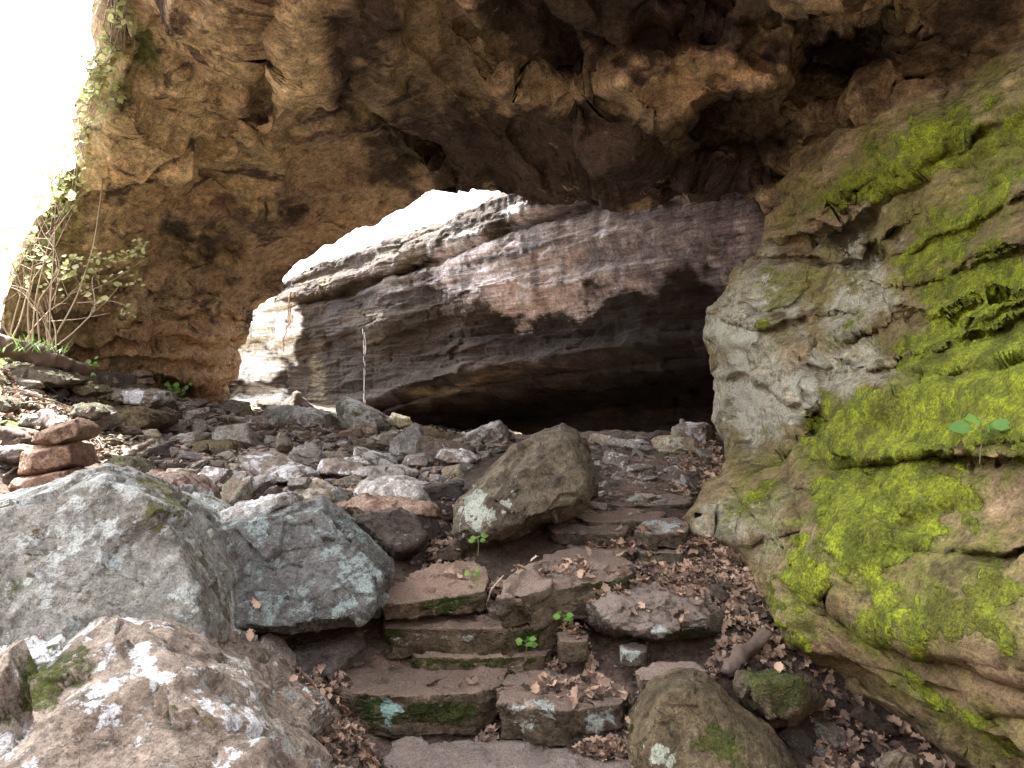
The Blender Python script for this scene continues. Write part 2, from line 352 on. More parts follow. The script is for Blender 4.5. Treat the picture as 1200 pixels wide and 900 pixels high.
def gridfaces(nr, nc, wrapc=False):
    i = np.arange(nr*nc).reshape(nr, nc)
    a = i[:-1, :-1]; b = i[:-1, 1:]; c = i[1:, 1:]; d = i[1:, :-1]
    f = np.stack([a.ravel(), b.ravel(), c.ravel(), d.ravel()], 1)
    if wrapc:
        f = np.concatenate([f, np.stack([i[:-1, -1], i[:-1, 0], i[1:, 0], i[1:, -1]], 1)])
    return f
gf = gridfaces(len(ys), len(xs))
ok = gv[:, 1] > 1; gx = np.full(len(gv), -999.); gy = gx.copy(); gx[ok], gy[ok] = pix(gv[ok])
mossg = blobs(gx, gy, [(60, 440, 150, 34, 15, 1.2), (0, 480, 70, 30, 0, 1.), (150, 520, 60, 30, 0, .7), (590, 640, 60, 14, 0, .5)])
trod = blobs(gx, gy, [(770, 550, 80, 40, 0, 1), (720, 610, 60, 25, 0, 1), (600, 780, 200, 60, 0, 1), (500, 880, 260, 40, 0, .9), (330, 745, 70, 30, 0, .6)])
go = link('ground', mesh_np('ground', gv, gf, M['ground'], {'moss': mossg, 'trod': trod})); tag(go, kind='structure')
SOLID.append((gv, gf))
def hit(px, py, dmin=1.5, dmax=40):
    for n in (90, 24):
        d = np.linspace(dmin, dmax, n) if n == 24 else np.geomspace(dmin, dmax, n); x = (px-600)/F*d; z = (450-py)/F*d
        g = ground(x, d, False); k = int(np.argmax(z < g)); dmin, dmax = d[max(k-1, 0)], d[k]
    return np.array([x[k], d[k], g[k]])
# ------------------------------------------------------------------ big rock bodies
def interp(pts, n):
    p = np.array(pts, float); s = np.concatenate([[0], np.cumsum(np.full(len(p)-1, 1.))]); u = np.linspace(0, s[-1], n)
    return np.stack([np.interp(u, s, p[:, k]) for k in range(p.shape[1])], 1)
def smooth1(a, k):
    if k < 2: return a
    pad = np.concatenate([np.repeat(a[:1], k, 0), a, np.repeat(a[-1:], k, 0)]); ker = np.hanning(2*k+1); ker /= ker.sum()
    return np.stack([np.convolve(pad[:, j], ker, 'valid') for j in range(a.shape[1])], 1)
def body(inner, outer, depth, nu, nv, nb, relief, back, disp, sm=6):
    """closed rock body: a front skin between two edges, swollen backwards by back(u), then roughened along its normals"""
    L = np.abs(np.diff(np.array(inner, float), axis=0)).sum(1)+.35*np.abs(np.diff(np.array(outer, float), axis=0)).sum(1)
    s = np.concatenate([[0], np.cumsum(L)]); uu = np.linspace(0, s[-1], nu)
    I = smooth1(np.stack([np.interp(uu, s, np.array(inner, float)[:, k]) for k in (0, 1)], 1), sm)
    O = smooth1(np.stack([np.interp(uu, s, np.array(outer, float)[:, k]) for k in (0, 1)], 1), sm)
    v = np.linspace(0, 1, nv)
    px = I[:, None, 0]*(1-v)+O[:, None, 0]*v; py = I[:, None, 1]*(1-v)+O[:, None, 1]*v
    x, y = px.ravel(), py.ravel(); d = depth(np.stack([x, y], 1)*.01)+relief(x, y)
    edge = np.minimum(np.hypot(px-I[:, None, 0], py-I[:, None, 1]), np.hypot(px-O[:, None, 0], py-O[:, None, 1])).ravel()
    fr = np.stack([(x-600)/F*d, d, (450-y)/F*d], 1).reshape(nu, nv, 3)
    vb = np.linspace(0, 1, nb+2)[1:-1]   # back skin from v=1 to v=0
    base = np.stack([np.stack([np.interp(1-vb, v, fr[i, :, k]) for k in range(3)], 1) for i in range(nu)])
    u01 = np.linspace(0, 1, nu); off = back(u01)
    bk = base+off[:, None, :]*(np.sin(np.pi*vb)**.55)[None, :, None]
    A = np.concatenate([fr, bk], 1); nc = nv+nb; V = A.reshape(-1, 3)
    f = gridfaces(nu, nc, True)
    # end caps
    c0 = A[0].mean(0); c1 = A[-1].mean(0); V = np.concatenate([V, [c0, c1]]); n0 = len(V)-2
    capA = [(i, (i+1) % nc) for i in range(nc)]
    cap = np.array([[n0, b, a, a] for a, b in capA]+[[n0+1, (nu-1)*nc+a, (nu-1)*nc+b, (nu-1)*nc+b] for a, b in capA])
    n = vnormals(V, f)
    # make normals face the eye on the front skin
    ctr = fr[nu//2, nv//2]; s0 = n[(nu//2)*nc+nv//2]
    if np.dot(s0, ctr) > 0: n = -n; f = f[:, ::-1]; 
    front = np.zeros((nu, nc), bool); front[:, :nv] = True; front = np.concatenate([front.ravel(), [False, False]])
    E = np.full((nu, nc), 1e3); E[:, :nv] = edge.reshape(nu, nv); E = np.concatenate([E.ravel(), [1e3, 1e3]])
    big, fine = disp(V, n, front, E); g = big[:nu*nc].reshape(nu, nc)
    for _ in range(5):   # let the broken faces meet in slopes instead of torn edges
        g = (np.roll(g, 1, 1)+2*g+np.roll(g, -1, 1))/4; p_ = np.concatenate([g[:1], g, g[-1:]]); g = (p_[:-2]+2*p_[1:-1]+p_[2:])/4
    big = np.concatenate([g.ravel(), big[nu*nc:]]); V = V+n*(big+fine)[:, None]
    return V, f, cap, front
def finish(name, V, f, cap, mat, attrs):
    me = mesh_np(name, V, f, mat, attrs)
    bm = bmesh.new(); bm.from_mesh(me); bm.verts.ensure_lookup_table()
    for q in cap:
        try: fa = bm.faces.new([bm.verts[i] for i in q[:3]]); fa.smooth = True
        except ValueError: pass
    bmesh.ops.recalc_face_normals(bm, faces=bm.faces); bm.to_mesh(me); bm.free()
    return me
# --- the natural arch
pairs = [((262, 520), (-25, 480)), ((270, 448), (-5, 420)), ((279, 415), (6, 350)), ((287, 378), (36, 280)), ((300, 356), (60, 243)), ((328, 336), (72, 207)),
 ((352, 306), (98, 190)), ((400, 280), (103, 140)), ((440, 262), (112, 92)), ((478, 241), (148, 50)), ((498, 226), (140, 20)), ((515, 217), (134, -14)), ((540, 224), (126, -80)), ((570, 232), (-60, -240)),
 ((600, 238), (-380, -330)), ((625, 243), (-420, -560)), ((650, 246), (-200, -760)), ((675, 240), (150, -840)), ((700, 235), (420, -860)), ((735, 240), (660, -860)), ((770, 240), (800, -860)),  # outer edge widened out of frame so the roof shades the foreground
 ((800, 233), (950, -860)), ((860, 226), (1100, -840)), ((905, 240), (1250, -760)), ((960, 262), (1300, -500)), ((1100, 258), (1450, -450)), ((1300, 245), (1600, -400))]
dc = [(262, 500, 13.6), (200, 460, 12), (100, 430, 10.2), (0, 430, 9), (300, 356, 13.8), (150, 350, 10.6), (60, 290, 9.4), (350, 300, 13.2), (240, 300, 11.6), (200, 240, 10), (100, 190, 8.8),
 (400, 250, 12), (300, 150, 8.6), (150, 50, 7.3), (200, 0, 6.7), (500, 215, 11.6), (450, 150, 9), (400, 60, 7), (400, 0, 6.2), (600, 235, 10.6), (700, 230, 10), (700, 160, 8.1),
 (700, 70, 7), (560, 120, 8.), (600, 0, 6), (850, 225, 9.6), (850, 120, 7.6), (950, 150, 7.8), (905, 240, 9.2), (1000, 100, 6.9), (1000, 0, 5.6), (1200, 50, 5.9), (1200, -100, 4.8),
 (1300, 240, 8), (300, -200, 4.8), (110, -120, 5.6), (-130, -220, 5.4), (-400, -400, 4.6), (-200, -760, 3.2), (500, -860, 2.7), (1200, -840, 2.6), (600, -500, 3.3), (1200, -500, 3.1), (150, -300, 4.2), (800, -250, 4.2), (1500, -400, 3.4)]
adepth = TPS([(a*.01, b*.01) for a, b, c in dc], [c for a, b, c in dc], .03)
recess = [([(772, 192), (768, 165), (838, 122), (888, 110), (932, 138), (926, 186), (902, 208), (866, 200)], .8, 10),
 ([(925, 92), (945, 55), (1010, 20), (1062, 32), (1046, 74), (1000, 92)], 1.0, 14),
 ([(545, 38), (560, 0), (600, -40), (840, -60), (850, 40), (762, 56), (712, 92), (640, 100), (575, 84)], .7, 16),
 ([(175, 444), (230, 452), (285, 440), (290, 540), (150, 520)], .7, 8),
 ([(860, 60), (905, 20), (1200, -90), (1400, -90), (1400, 30), (1060, 110), (950, 130)], .35, 7),
 ([(300, -60), (325, -60), (345, 60), (322, 135), (290, 150), (300, 80)], .4, 12),
 ([(470, 95), (540, 60), (600, 130), (560, 200), (500, 205), (440, 150)], .25, 20),
 ([(205, 272), (280, 285), (300, 300), (250, 310), (205, 305)], .35, 10)]
ledge = [([(340, -20), (375, -20), (395, 130), (350, 165), (280, 205), (240, 195), (330, 120)], -.35, 16),
 ([(200, 240), (420, 235), (400, 270), (300, 290), (200, 262)], -.2, 14), ([(710, 92), (760, 60), (935, 18), (925, 95), (838, 122), (764, 154)], -.38, 10),
 ([(850, 205), (905, 210), (930, 190), (905, 262), (860, 240)], -.4, 10)]
def arelief(x, y):
    q = np.stack([x*.02, y*.02, x*0], 1); wob = 9*perlin(q)+5*perlin(q*2.7)
    r = np.zeros(len(x))
    for poly, a, w in recess+ledge: r += a*sstep(-w*.5, w, polysd(x+wob, y+wob*.6, poly))
    for pl, a, w in [([(600, 100), (660, 150), (760, 190), (860, 225)], .25, 5), ([(700, 60), (720, 100), (760, 150), (800, 215)], .22, 4), ([(100, 330), (200, 345), (275, 340)], .12, 3),
                     ([(110, 385), (190, 372), (275, 372)], .14, 3), ([(130, 405), (210, 402), (270, 410)], .1, 3), ([(420, 0), (500, 60), (560, 130), (640, 200)], .18, 7), ([(240, 210), (330, 240), (450, 230)], .15, 5)]:
        r += a*np.exp(-(segdist(x+wob, y+wob, pl, False)/w)**2)
    for ln, a, L in [([(535, -20), (560, 60), (606, 112), (660, 152), (760, 196), (870, 232)], .6, 60), ([(712, 88), (764, 154), (840, 122), (930, 96)], .6, 36), ([(935, 95), (950, 55), (1010, 20), (1060, 30)], .5, 30),
                     ([(395, -20), (402, 60), (440, 130), (500, 190)], .22, 40), ([(90, 300), (170, 292), (250, 300), (330, 290)], .12, 16), ([(80, 340), (180, 346), (275, 338)], .16, 16), ([(60, 372), (160, 366), (270, 374)], .16, 14),
                     ([(50, 398), (150, 402), (268, 398)], .14, 12), ([(60, 420), (170, 424), (262, 420)], .14, 10), ([(210, 205), (280, 235), (380, 238), (480, 225)], .2, 24), ([(160, 130), (260, 175), (350, 170)], .18, 24),
                     ([(600, -30), (700, 30), (850, 40), (920, 10)], .3, 40), ([(1100, 110), (1010, 95), (960, 120), (900, 205)], .25, 30)]:
        r += stepline(x+wob, y+wob*.7, ln, a, L, 3.)
    return r
def aback(u):
    a = np.array([-2.0, 2.6, .3]); b = np.array([.2, 6.0, 3.2]); w = sstep(.22, .5, u)[:, None]; return a*(1-w)+b*w  # unseen back extended to keep a strip of sun off the floor
def adisp(V, n, fr, E):
    k = sstep(0, 28, E)*.75+.25
    q = rot(V, 'Y', 10)*np.array([1, 1, 1.5])
    low = sstep(2.2, .5, V[:, 2])*fr; low = low*sstep(-2., -3.5, V[:, 0])   # layered pillar
    lay = V[:, 2]*1+V[:, 0]*.06+.25*perlin(V*.7)
    d = .16*fbm(q*.5, 2)*k+.42*facet(q*.55, .05)*k+.13*facet(q*1.25+4, .05)+.05*facet(q*3.3, .1)+.06*ridged(rot(V, 'Z', -25)*np.array([.35, 1.0, 1.3])+7, 3)*k; fine = .016*facet(q*8, .1)+.018*ridged(q*3+3, 4)+.016*fbm(q*8, 4)
    d += low*(.10*perlin(np.stack([lay*0+V[:, 0]*.25, V[:, 1]*.25, lay*4.2], 1))+.05*facet(np.stack([V[:, 0]*1.2, V[:, 1]*1.2, lay*7], 1)))
    pit = np.clip(perlin(q*3.3+40)-.22, 0, 1)*(V[:, 2] > 1.4)
    return d-.10*pit*k, fine
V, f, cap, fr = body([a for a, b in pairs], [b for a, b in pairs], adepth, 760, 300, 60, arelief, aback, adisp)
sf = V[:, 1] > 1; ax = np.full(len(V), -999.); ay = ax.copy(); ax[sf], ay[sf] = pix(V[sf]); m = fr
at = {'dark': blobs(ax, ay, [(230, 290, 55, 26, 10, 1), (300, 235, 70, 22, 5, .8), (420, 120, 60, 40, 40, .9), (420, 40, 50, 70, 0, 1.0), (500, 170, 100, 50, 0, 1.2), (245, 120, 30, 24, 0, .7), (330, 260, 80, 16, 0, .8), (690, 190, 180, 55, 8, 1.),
                                (700, 30, 170, 50, 0, 1.2), (620, 190, 170, 60, 8, 1.7), (780, 215, 130, 40, 0, 1.6), (850, 160, 80, 40, 0, .9), (1100, 30, 150, 60, -30, .8), (760, 20, 220, 60, 0, 1.3), (540, 150, 60, 60, 0, 1.), (990, 60, 90, 40, -30, .8), (560, 60, 60, 60, 0, .6), (620, 150, 60, 40, 0, .8), (200, 60, 30, 20, 0, .4), (230, 465, 60, 26, 0, 1.1), (300, 330, 50, 20, 0, .5)]),  # purple patches, plus recess and underside shade painted in
      'tan': blobs(ax, ay, [(350, 90, 36, 80, -5, 1), (300, 195, 70, 28, -15, 1), (180, 160, 140, 150, 0, 1.), (380, 180, 80, 40, 0, .6), (120, 330, 90, 80, 0, .6), (230, 370, 120, 30, 0, .5), (455, 140, 60, 40, 20, .6), (560, 60, 20, 60, -30, .5), (150, 20, 40, 60, 0, .5),  # tan rock, with the hazy brightness of the left side painted in
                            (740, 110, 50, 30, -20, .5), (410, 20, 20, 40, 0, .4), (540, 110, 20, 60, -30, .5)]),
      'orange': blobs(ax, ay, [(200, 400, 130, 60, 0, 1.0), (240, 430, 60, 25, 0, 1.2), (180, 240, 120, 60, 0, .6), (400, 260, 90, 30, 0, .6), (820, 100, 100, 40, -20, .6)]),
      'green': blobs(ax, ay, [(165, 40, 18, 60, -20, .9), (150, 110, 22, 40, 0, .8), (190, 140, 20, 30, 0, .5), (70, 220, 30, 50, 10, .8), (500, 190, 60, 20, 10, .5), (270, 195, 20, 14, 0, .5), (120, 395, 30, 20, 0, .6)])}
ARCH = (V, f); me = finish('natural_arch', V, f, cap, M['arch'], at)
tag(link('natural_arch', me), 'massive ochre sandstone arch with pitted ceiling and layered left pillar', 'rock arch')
# --- the mossy rock wall on the path side
wp = [((1420, -120), (1640, -260)), ((1200, 52), (1620, -120)), ((1100, 115), (1600, -20)), ((1050, 136), (1600, 30)), ((1000, 152), (1600, 80)), ((948, 184), (1600, 120)), ((914, 218), (1600, 160)), ((904, 250), (1600, 200)),
 ((896, 288), (1600, 250)), ((868, 318), (1600, 300)), ((846, 345), (1600, 330)), ((826, 370), (1600, 370)), ((823, 398), (1600, 410)), ((838, 432), (1600, 450)), ((837, 484), (1600, 520)), ((852, 516), (1600, 570)),
 ((846, 560), (1600, 620)), ((806, 604), (1600, 680)), ((802, 640), (1600, 730)), ((868, 660), (1600, 770)), ((866, 700), (1600, 820)), ((896, 742), (1600, 880)), ((918, 772), (1600, 940)), ((968, 806), (1600, 1010)),
 ((1050, 858), (1600, 1100)), ((1145, 908), (1620, 1200)), ((1300, 1010), (1650, 1300))]
wc = [(1420, -120, 3.6), (1200, 52, 4.3), (1100, 115, 5.1), (1000, 152, 6.1), (940, 190, 6.7), (905, 250, 7.0), (896, 288, 6.8), (823, 390, 6.7), (838, 435, 6.9), (837, 484, 7.2), (852, 516, 6.9), (846, 560, 5.8),
 (806, 604, 4.75), (802, 640, 4.55), (868, 660, 4.3), (896, 742, 3.65), (960, 800, 3.4), (1145, 908, 2.85), (1000, 250, 5.7), (960, 340, 5.6), (880, 400, 6.0), (950, 430, 5.1), (900, 480, 5.9), (1000, 500, 4.1), (900, 560, 5.0),
 (870, 610, 4.55), (950, 620, 3.85), (1050, 700, 3.05), (930, 700, 3.6), (1000, 600, 3.5), (1080, 520, 3.25), (1200, 500, 2.75), (1200, 700, 2.4), (1200, 880, 2.45), (1100, 800, 2.75), (1200, 250, 3.5), (1100, 300, 4.2), (1050, 200, 5.1),
 (1600, -200, 3.0), (1600, 100, 2.5), (1600, 500, 1.9), (1600, 900, 1.75), (1600, 1200, 1.7), (1300, 1010, 2.5)]
wdepth = TPS([(a*.01, b*.01) for a, b, c in wc], [c for a, b, c in wc], .02)
wrel = [([(893, 292), (940, 276), (985, 258), (1024, 250), (1022, 278), (992, 304), (962, 293), (930, 296)], .38, 14),
 ([(900, 240), (960, 180), (1100, 110), (1100, 190), (1020, 246), (975, 262), (925, 284), (890, 285)], -.28, 7),

 ([(960, 505), (1010, 478), (1100, 455), (1240, 440), (1240, 530), (1100, 535), (1010, 542), (965, 540)], -.13, 9),
 ([(940, 560), (1010, 545), (1240, 530), (1240, 780), (1180, 765), (1080, 745), (1030, 742), (985, 700), (960, 660), (985, 600)], -.07, 4),
 ([(880, 560), (905, 545), (910, 572), (890, 585)], .22, 9), ([(825, 618), (880, 622), (880, 634), (825, 634)], .2, 3),
 ([(835, 640), (900, 640), (935, 560), (960, 500), (940, 470), (880, 520), (860, 560), (800, 600), (790, 640)], .0, 5)]
wcr = [([(840, 350), (900, 372), (960, 340)], .08, 3), ([(1000, 230), (1060, 196), (1120, 176)], .12, 3), ([(1040, 225), (1080, 205)], .14, 3), ([(950, 412), (990, 398), (1022, 384)], .16, 3),
 ([(1040, 350), (1050, 365), (1080, 370)], .1, 3), ([(1130, 310), (1180, 290), (1240, 270)], .1, 3), ([(1140, 385), (1200, 355), (1240, 340)], .14, 4), ([(990, 700), (1030, 742), (1085, 748), (1140, 765), (1185, 790), (1240, 800)], .16, 3.5),
 ([(930, 550), (948, 580), (942, 640), (975, 690), (990, 710)], .12, 4), ([(1010, 544), (1100, 537), (1180, 532)], .12, 3), ([(985, 590), (980, 660), (1000, 700)], .1, 3), ([(870, 660), (920, 655), (960, 665)], .1, 3),
 ([(960, 780), (1060, 830), (1180, 900)], .1, 4), ([(1060, 640), (1140, 650), (1240, 640)], .05, 2.5), ([(890, 430), (930, 440), (945, 470)], .08, 3), ([(900, 300), (880, 340), (840, 380)], .06, 3)]
def wrelief(x, y):
    q = np.stack([x*.02, y*.02, x*0+5], 1); wob = 7*perlin(q)+4*perlin(q*2.7); r = np.zeros(len(x))
    for poly, a, w in wrel: r += a*sstep(-w*.5, w, polysd(x+wob, y+wob*.7, poly))
    for pl, a, w in wcr: r += a*np.exp(-(segdist(x+wob, y+wob, pl, False)/w)**2)
    for ln, a, L in [([(940, 552), (1010, 546), (1100, 538), (1240, 530)], .10, 44), ([(975, 690), (1030, 742), (1085, 750), (1140, 768), (1190, 792), (1260, 800)], .13, 50), ([(985, 705), (938, 650), (928, 585), (945, 520)], .10, 34),
                     ([(836, 436), (880, 442), (940, 478), (975, 512)], .16, 40), ([(835, 366), (890, 384), (945, 372)], .12, 22), ([(945, 414), (990, 398), (1026, 382)], .07, 14), ([(870, 300), (935, 300), (1000, 304), (1030, 282)], .25, 30),
                     ([(1000, 236), (1060, 200), (1125, 172)], .10, 18), ([(1040, 300), (1100, 282), (1180, 240)], .08, 20), ([(1110, 322), (1180, 296), (1260, 262)], .12, 24), ([(1120, 402), (1190, 372), (1260, 336)], .12, 24), ([(1060, 360), (1100, 372), (1150, 350)], .08, 14),
                     ([(1090, 440), (1160, 432), (1250, 410)], .1, 20), ([(800, 632), (840, 636), (900, 628)], .12, 18), ([(860, 560), (900, 548), (930, 520)], .12, 20), ([(1040, 640), (1120, 652), (1240, 640)], .06, 20),
                     ([(940, 760), (1020, 800), (1120, 850), (1220, 900)], .1, 22), ([(1080, 800), (1160, 822), (1250, 840)], .06, 20), ([(1040, 350), (1052, 372), (1048, 420)], .1, 20), ([(960, 430), (1010, 440), (1060, 420)], .08, 18),
                     ([(930, 255), (970, 262), (1010, 250)], .1, 12), ([(1060, 150), (1120, 140), (1200, 100)], .08, 16)]:
        r += stepline(x+wob, y+wob*.7, ln, a, L, 2.2)
    e = segdist(x, y, [a for a, b in wp], False); r += .55*np.exp(-(e/16.)**1.3)   # rounded edge
    return r
def wback(u):
    a = np.array([2.4, 2.6, -1.2]); b = np.array([2.4, 1.6, -.6]); w = sstep(.3, .8, u)[:, None]; return a*(1-w)+b*w
def wdisp(V, n, fr, E):
    q = rot(V, 'Y', -26); qs = q*np.array([.7, .9, 2.4])
    up = sstep(-.35, .3, V[:, 2]); k = .35+.65*sstep(0, 25, E)
    d = .09*fbm(V*.8, 3)*k+.13*facet(qs*.9, .06)*k+.04*facet(qs*2.1+3, .08)+.014*facet(qs*5, .15); fine = up*.03*fbm(qs*2.2, 5)+.022*ridged(qs*2.4+9, 5)+.010*fbm(V*14, 4)
    hole = np.clip(perlin(V*4.4+20)-.3, 0, 1); sc_ = np.clip(V[:, 1]/4, .55, 1.3); return (d-.06*hole)*sc_, fine*sc_
V, f, cap, fr = body([a for a, b in wp], [b for a, b in wp], wdepth, 640, 420, 40, wrelief, wback, wdisp, 5)
ax, ay = pix(np.where(V[:, 1:2] > .8, V, [[-9, 1, 0]]))
mraw = np.maximum(0, blobs(ax, ay, [(1090, 500, 150, 44, -8, 1.5), (1180, 460, 100, 80, 0, 1.3), (1150, 400, 130, 65, -30, 1.1), (1040, 600, 100, 85, -20, 1.1), (935, 685, 36, 50, 10, 1.2), (990, 640, 40, 60, 0, .9), (1075, 185, 130, 30, -28, 1.3),
                             (1010, 215, 70, 24, -30, 1.1), (1130, 260, 110, 26, -40, 1.0), (1140, 330, 80, 32, -35, 1.0), (1180, 150, 70, 30, -30, 1.), (1080, 720, 110, 40, 10, .75), (925, 530, 40, 16, -40, .6), (1180, 130, 60, 20, -30, .7), (950, 740, 30, 30, 0, .7),
                             (1170, 690, 60, 50, 0, .55), (900, 600, 50, 40, 0, .45), (1120, 840, 100, 30, 30, .5), (900, 350, 50, 50, -40, .35), (990, 400, 60, 50, 0, .35)]))
Vd = rot(V, 'Y', -26)*np.array([.7, .9, 1.7]); mm = sstep(.36, .70, mraw*.8+.42*fbm(Vd*2.6+5, 5)+.08)*sstep(.12, .3, mraw)
n_ = vnormals(V, f); V = V+n_*(mm*(.006+.016*np.abs(fbm(V*11, 4))*np.clip(V[:, 1]/3, .8, 2)))[:, None]
at = {'moss': mm, 'film': np.clip(mraw*.95, 0, .85)+.2,
      'pale': blobs(ax, ay, [(855, 390, 60, 70, -20, 1.4), (1010, 330, 40, 90, 20, 1.1), (900, 340, 80, 50, -40, 1.), (960, 440, 90, 50, -20, 1.), (880, 470, 60, 50, 0, 1.4), (850, 610, 60, 35, -20, .9), (900, 600, 30, 60, 20, .6), (1000, 420, 50, 40, 0, .7)]),
      'white': blobs(ax, ay, [(905, 460, 50, 35, 0, 1), (870, 480, 40, 30, 0, .9), (890, 600, 22, 30, 10, 1.), (835, 615, 20, 14, 0, .7), (1020, 650, 20, 60, 0, .3)]),
      'pink': blobs(ax, ay, [(960, 250, 50, 36, -20, .9), (1160, 590, 90, 40, -10, .9), (1150, 790, 90, 60, 20, .8), (1100, 260, 120, 70, -30, .5), (880, 690, 30, 60, 0, .5), (1000, 770, 60, 40, 30, .5)]),
      'olive': blobs(ax, ay, [(950, 330, 80, 50, -20, .8), (1000, 200, 120, 40, -30, .9), (1080, 680, 120, 60, 0, .7), (880, 560, 50, 60, 0, .7), (1100, 330, 100, 100, 0, .6), (1150, 150, 120, 70, -30, 1.), (1150, 700, 120, 90, 0, .8), (1120, 840, 120, 50, 30, .7), (1120, 240, 140, 90, -30, .8)]),
      'deep_shade': blobs(ax, ay, [(990, 278, 34, 14, -15, 1.1), (985, 402, 28, 8, -20, 1), (960, 600, 22, 40, 0, .8), (895, 568, 14, 14, 0, .7), (1060, 850, 160, 14, 32, .6)])}  # shade in hollows, cracks and the crevice painted dark
WALL = (V, f); me = finish('rock_wall', V, f, cap, M['wall'], at)
tag(link('rock_wall', me), 'leaning sandstone wall beside the steps, covered in bright yellow green moss', 'rock wall')
# --- the banded cliff behind the opening
ns, nz = 620, 300
s = np.linspace(-.42, 1.07, ns); cxw = 2.8-9.9*s; cyw = 10+12*s; L = math.hypot(9.9, 12); tx = np.array([-9.9/L, 12/L, 0]); nn_ = np.array([-12/L, -9.9/L, 0])
vz = np.concatenate([np.linspace(-1.4, 3.0, nz-60), np.full(60, 3.0)]); bk = np.concatenate([np.zeros(nz-60), np.linspace(0, 1, 60)])
SS, VV = np.meshgrid(s, vz, indexing='ij'); BB = np.broadcast_to(bk, SS.shape)
along = SS*L
lay = VV+.045*along+.10*perlin(np.stack([along.ravel()*.25, VV.ravel()*.6, along.ravel()*0], 1)).reshape(SS.shape)
o = .22*sstep(2.22+.5, 2.34+.5, lay)-.28*np.exp(-((lay-(2.18+.5))/.07)**2)
def at_(z0, z1): return sstep(z0, z1, lay)
o = .30*at_(1.2, 1.75)-.32*np.exp(-((lay-2.52)/.08)**2)+.12*at_(2.55, 2.62)-.25*at_(2.7, 3.3)
edge = np.interp(SS, [-.4, 0, .153, .344, .49, .58, .7], [.5, .46, .34, .09, -.22, -.5, -.9])
o -= 2.3*sstep(edge+.0, edge-.75, VV)*sstep(.62, .45, SS)+.25*np.exp(-((VV-edge+.05)/.06)**2)*(SS < .6)
o += .22*sstep(.02, .2, VV-edge)*sstep(.5, .1, VV-edge)*(SS < .75)
# rounded ledges of the far end
e = sstep(.85, .96, SS); tier = np.zeros(SS.shape)
for z0_, z1_, am_ in ((1.15, 2.0, .85), (-.05, .85, 1.15), (-1.4, -.28, 1.7)):
    wv = z0_+.12*perlin(np.stack([along.ravel()*1.3, along.ravel()*0+z0_, along.ravel()*0], 1)).reshape(SS.shape)
    tt = (VV-wv)/(z1_-z0_); tier = np.where((tt > 0) & (tt < 1), am_*(1-.85*tt)*sstep(0, .12, tt), tier)
o += e*tier-.3*np.exp(-((SS-.875)/.005)**2)
top = np.interp(SS, [-.4, .2, .3, .36, .6, .8, .93, .96, 1.07], [3.5, 3.5, 3.25, 3.08, 2.92, 2.72, 2.55, 2.3, 2.0])+.10*perlin(np.stack([along.ravel()*.9, along.ravel()*0, along.ravel()*0], 1)).reshape(SS.shape)+.05*perlin(np.stack([along.ravel()*4, along.ravel()*0, along.ravel()*0], 1)).reshape(SS.shape)
zz = np.where(VV > 2, 2+(VV-2)*(top-2)/1.0, VV); zz = zz+BB*.9*np.sqrt(BB+1e-6); o = o-BB*9-.10*sstep(.15, 0, top-zz)*(BB == 0)
V = np.stack([cxw[:, None]+nn_[0]*o, cyw[:, None]+nn_[1]*o, zz], 2).reshape(-1, 3)
f = gridfaces(ns, nz)[:, ::-1]; n = vnormals(V, f)
if (n@nn_).mean() < 0: n = -n
q = np.stack([V@tx, V@nn_, V[:, 2]+.045*along.ravel()], 1)
qs = q*np.array([.35, .8, 3.2])
V = V+n*(.10*fbm(q*.6, 3)+.09*perlin(qs*1.1)+.035*ridged(qs*1.9, 3)+.05*facet(qs*1.3, .2)+.02*facet(qs*3.2)+.04*facet(q*1.8, .1)+.016*fbm(q*7, 3))[:, None]
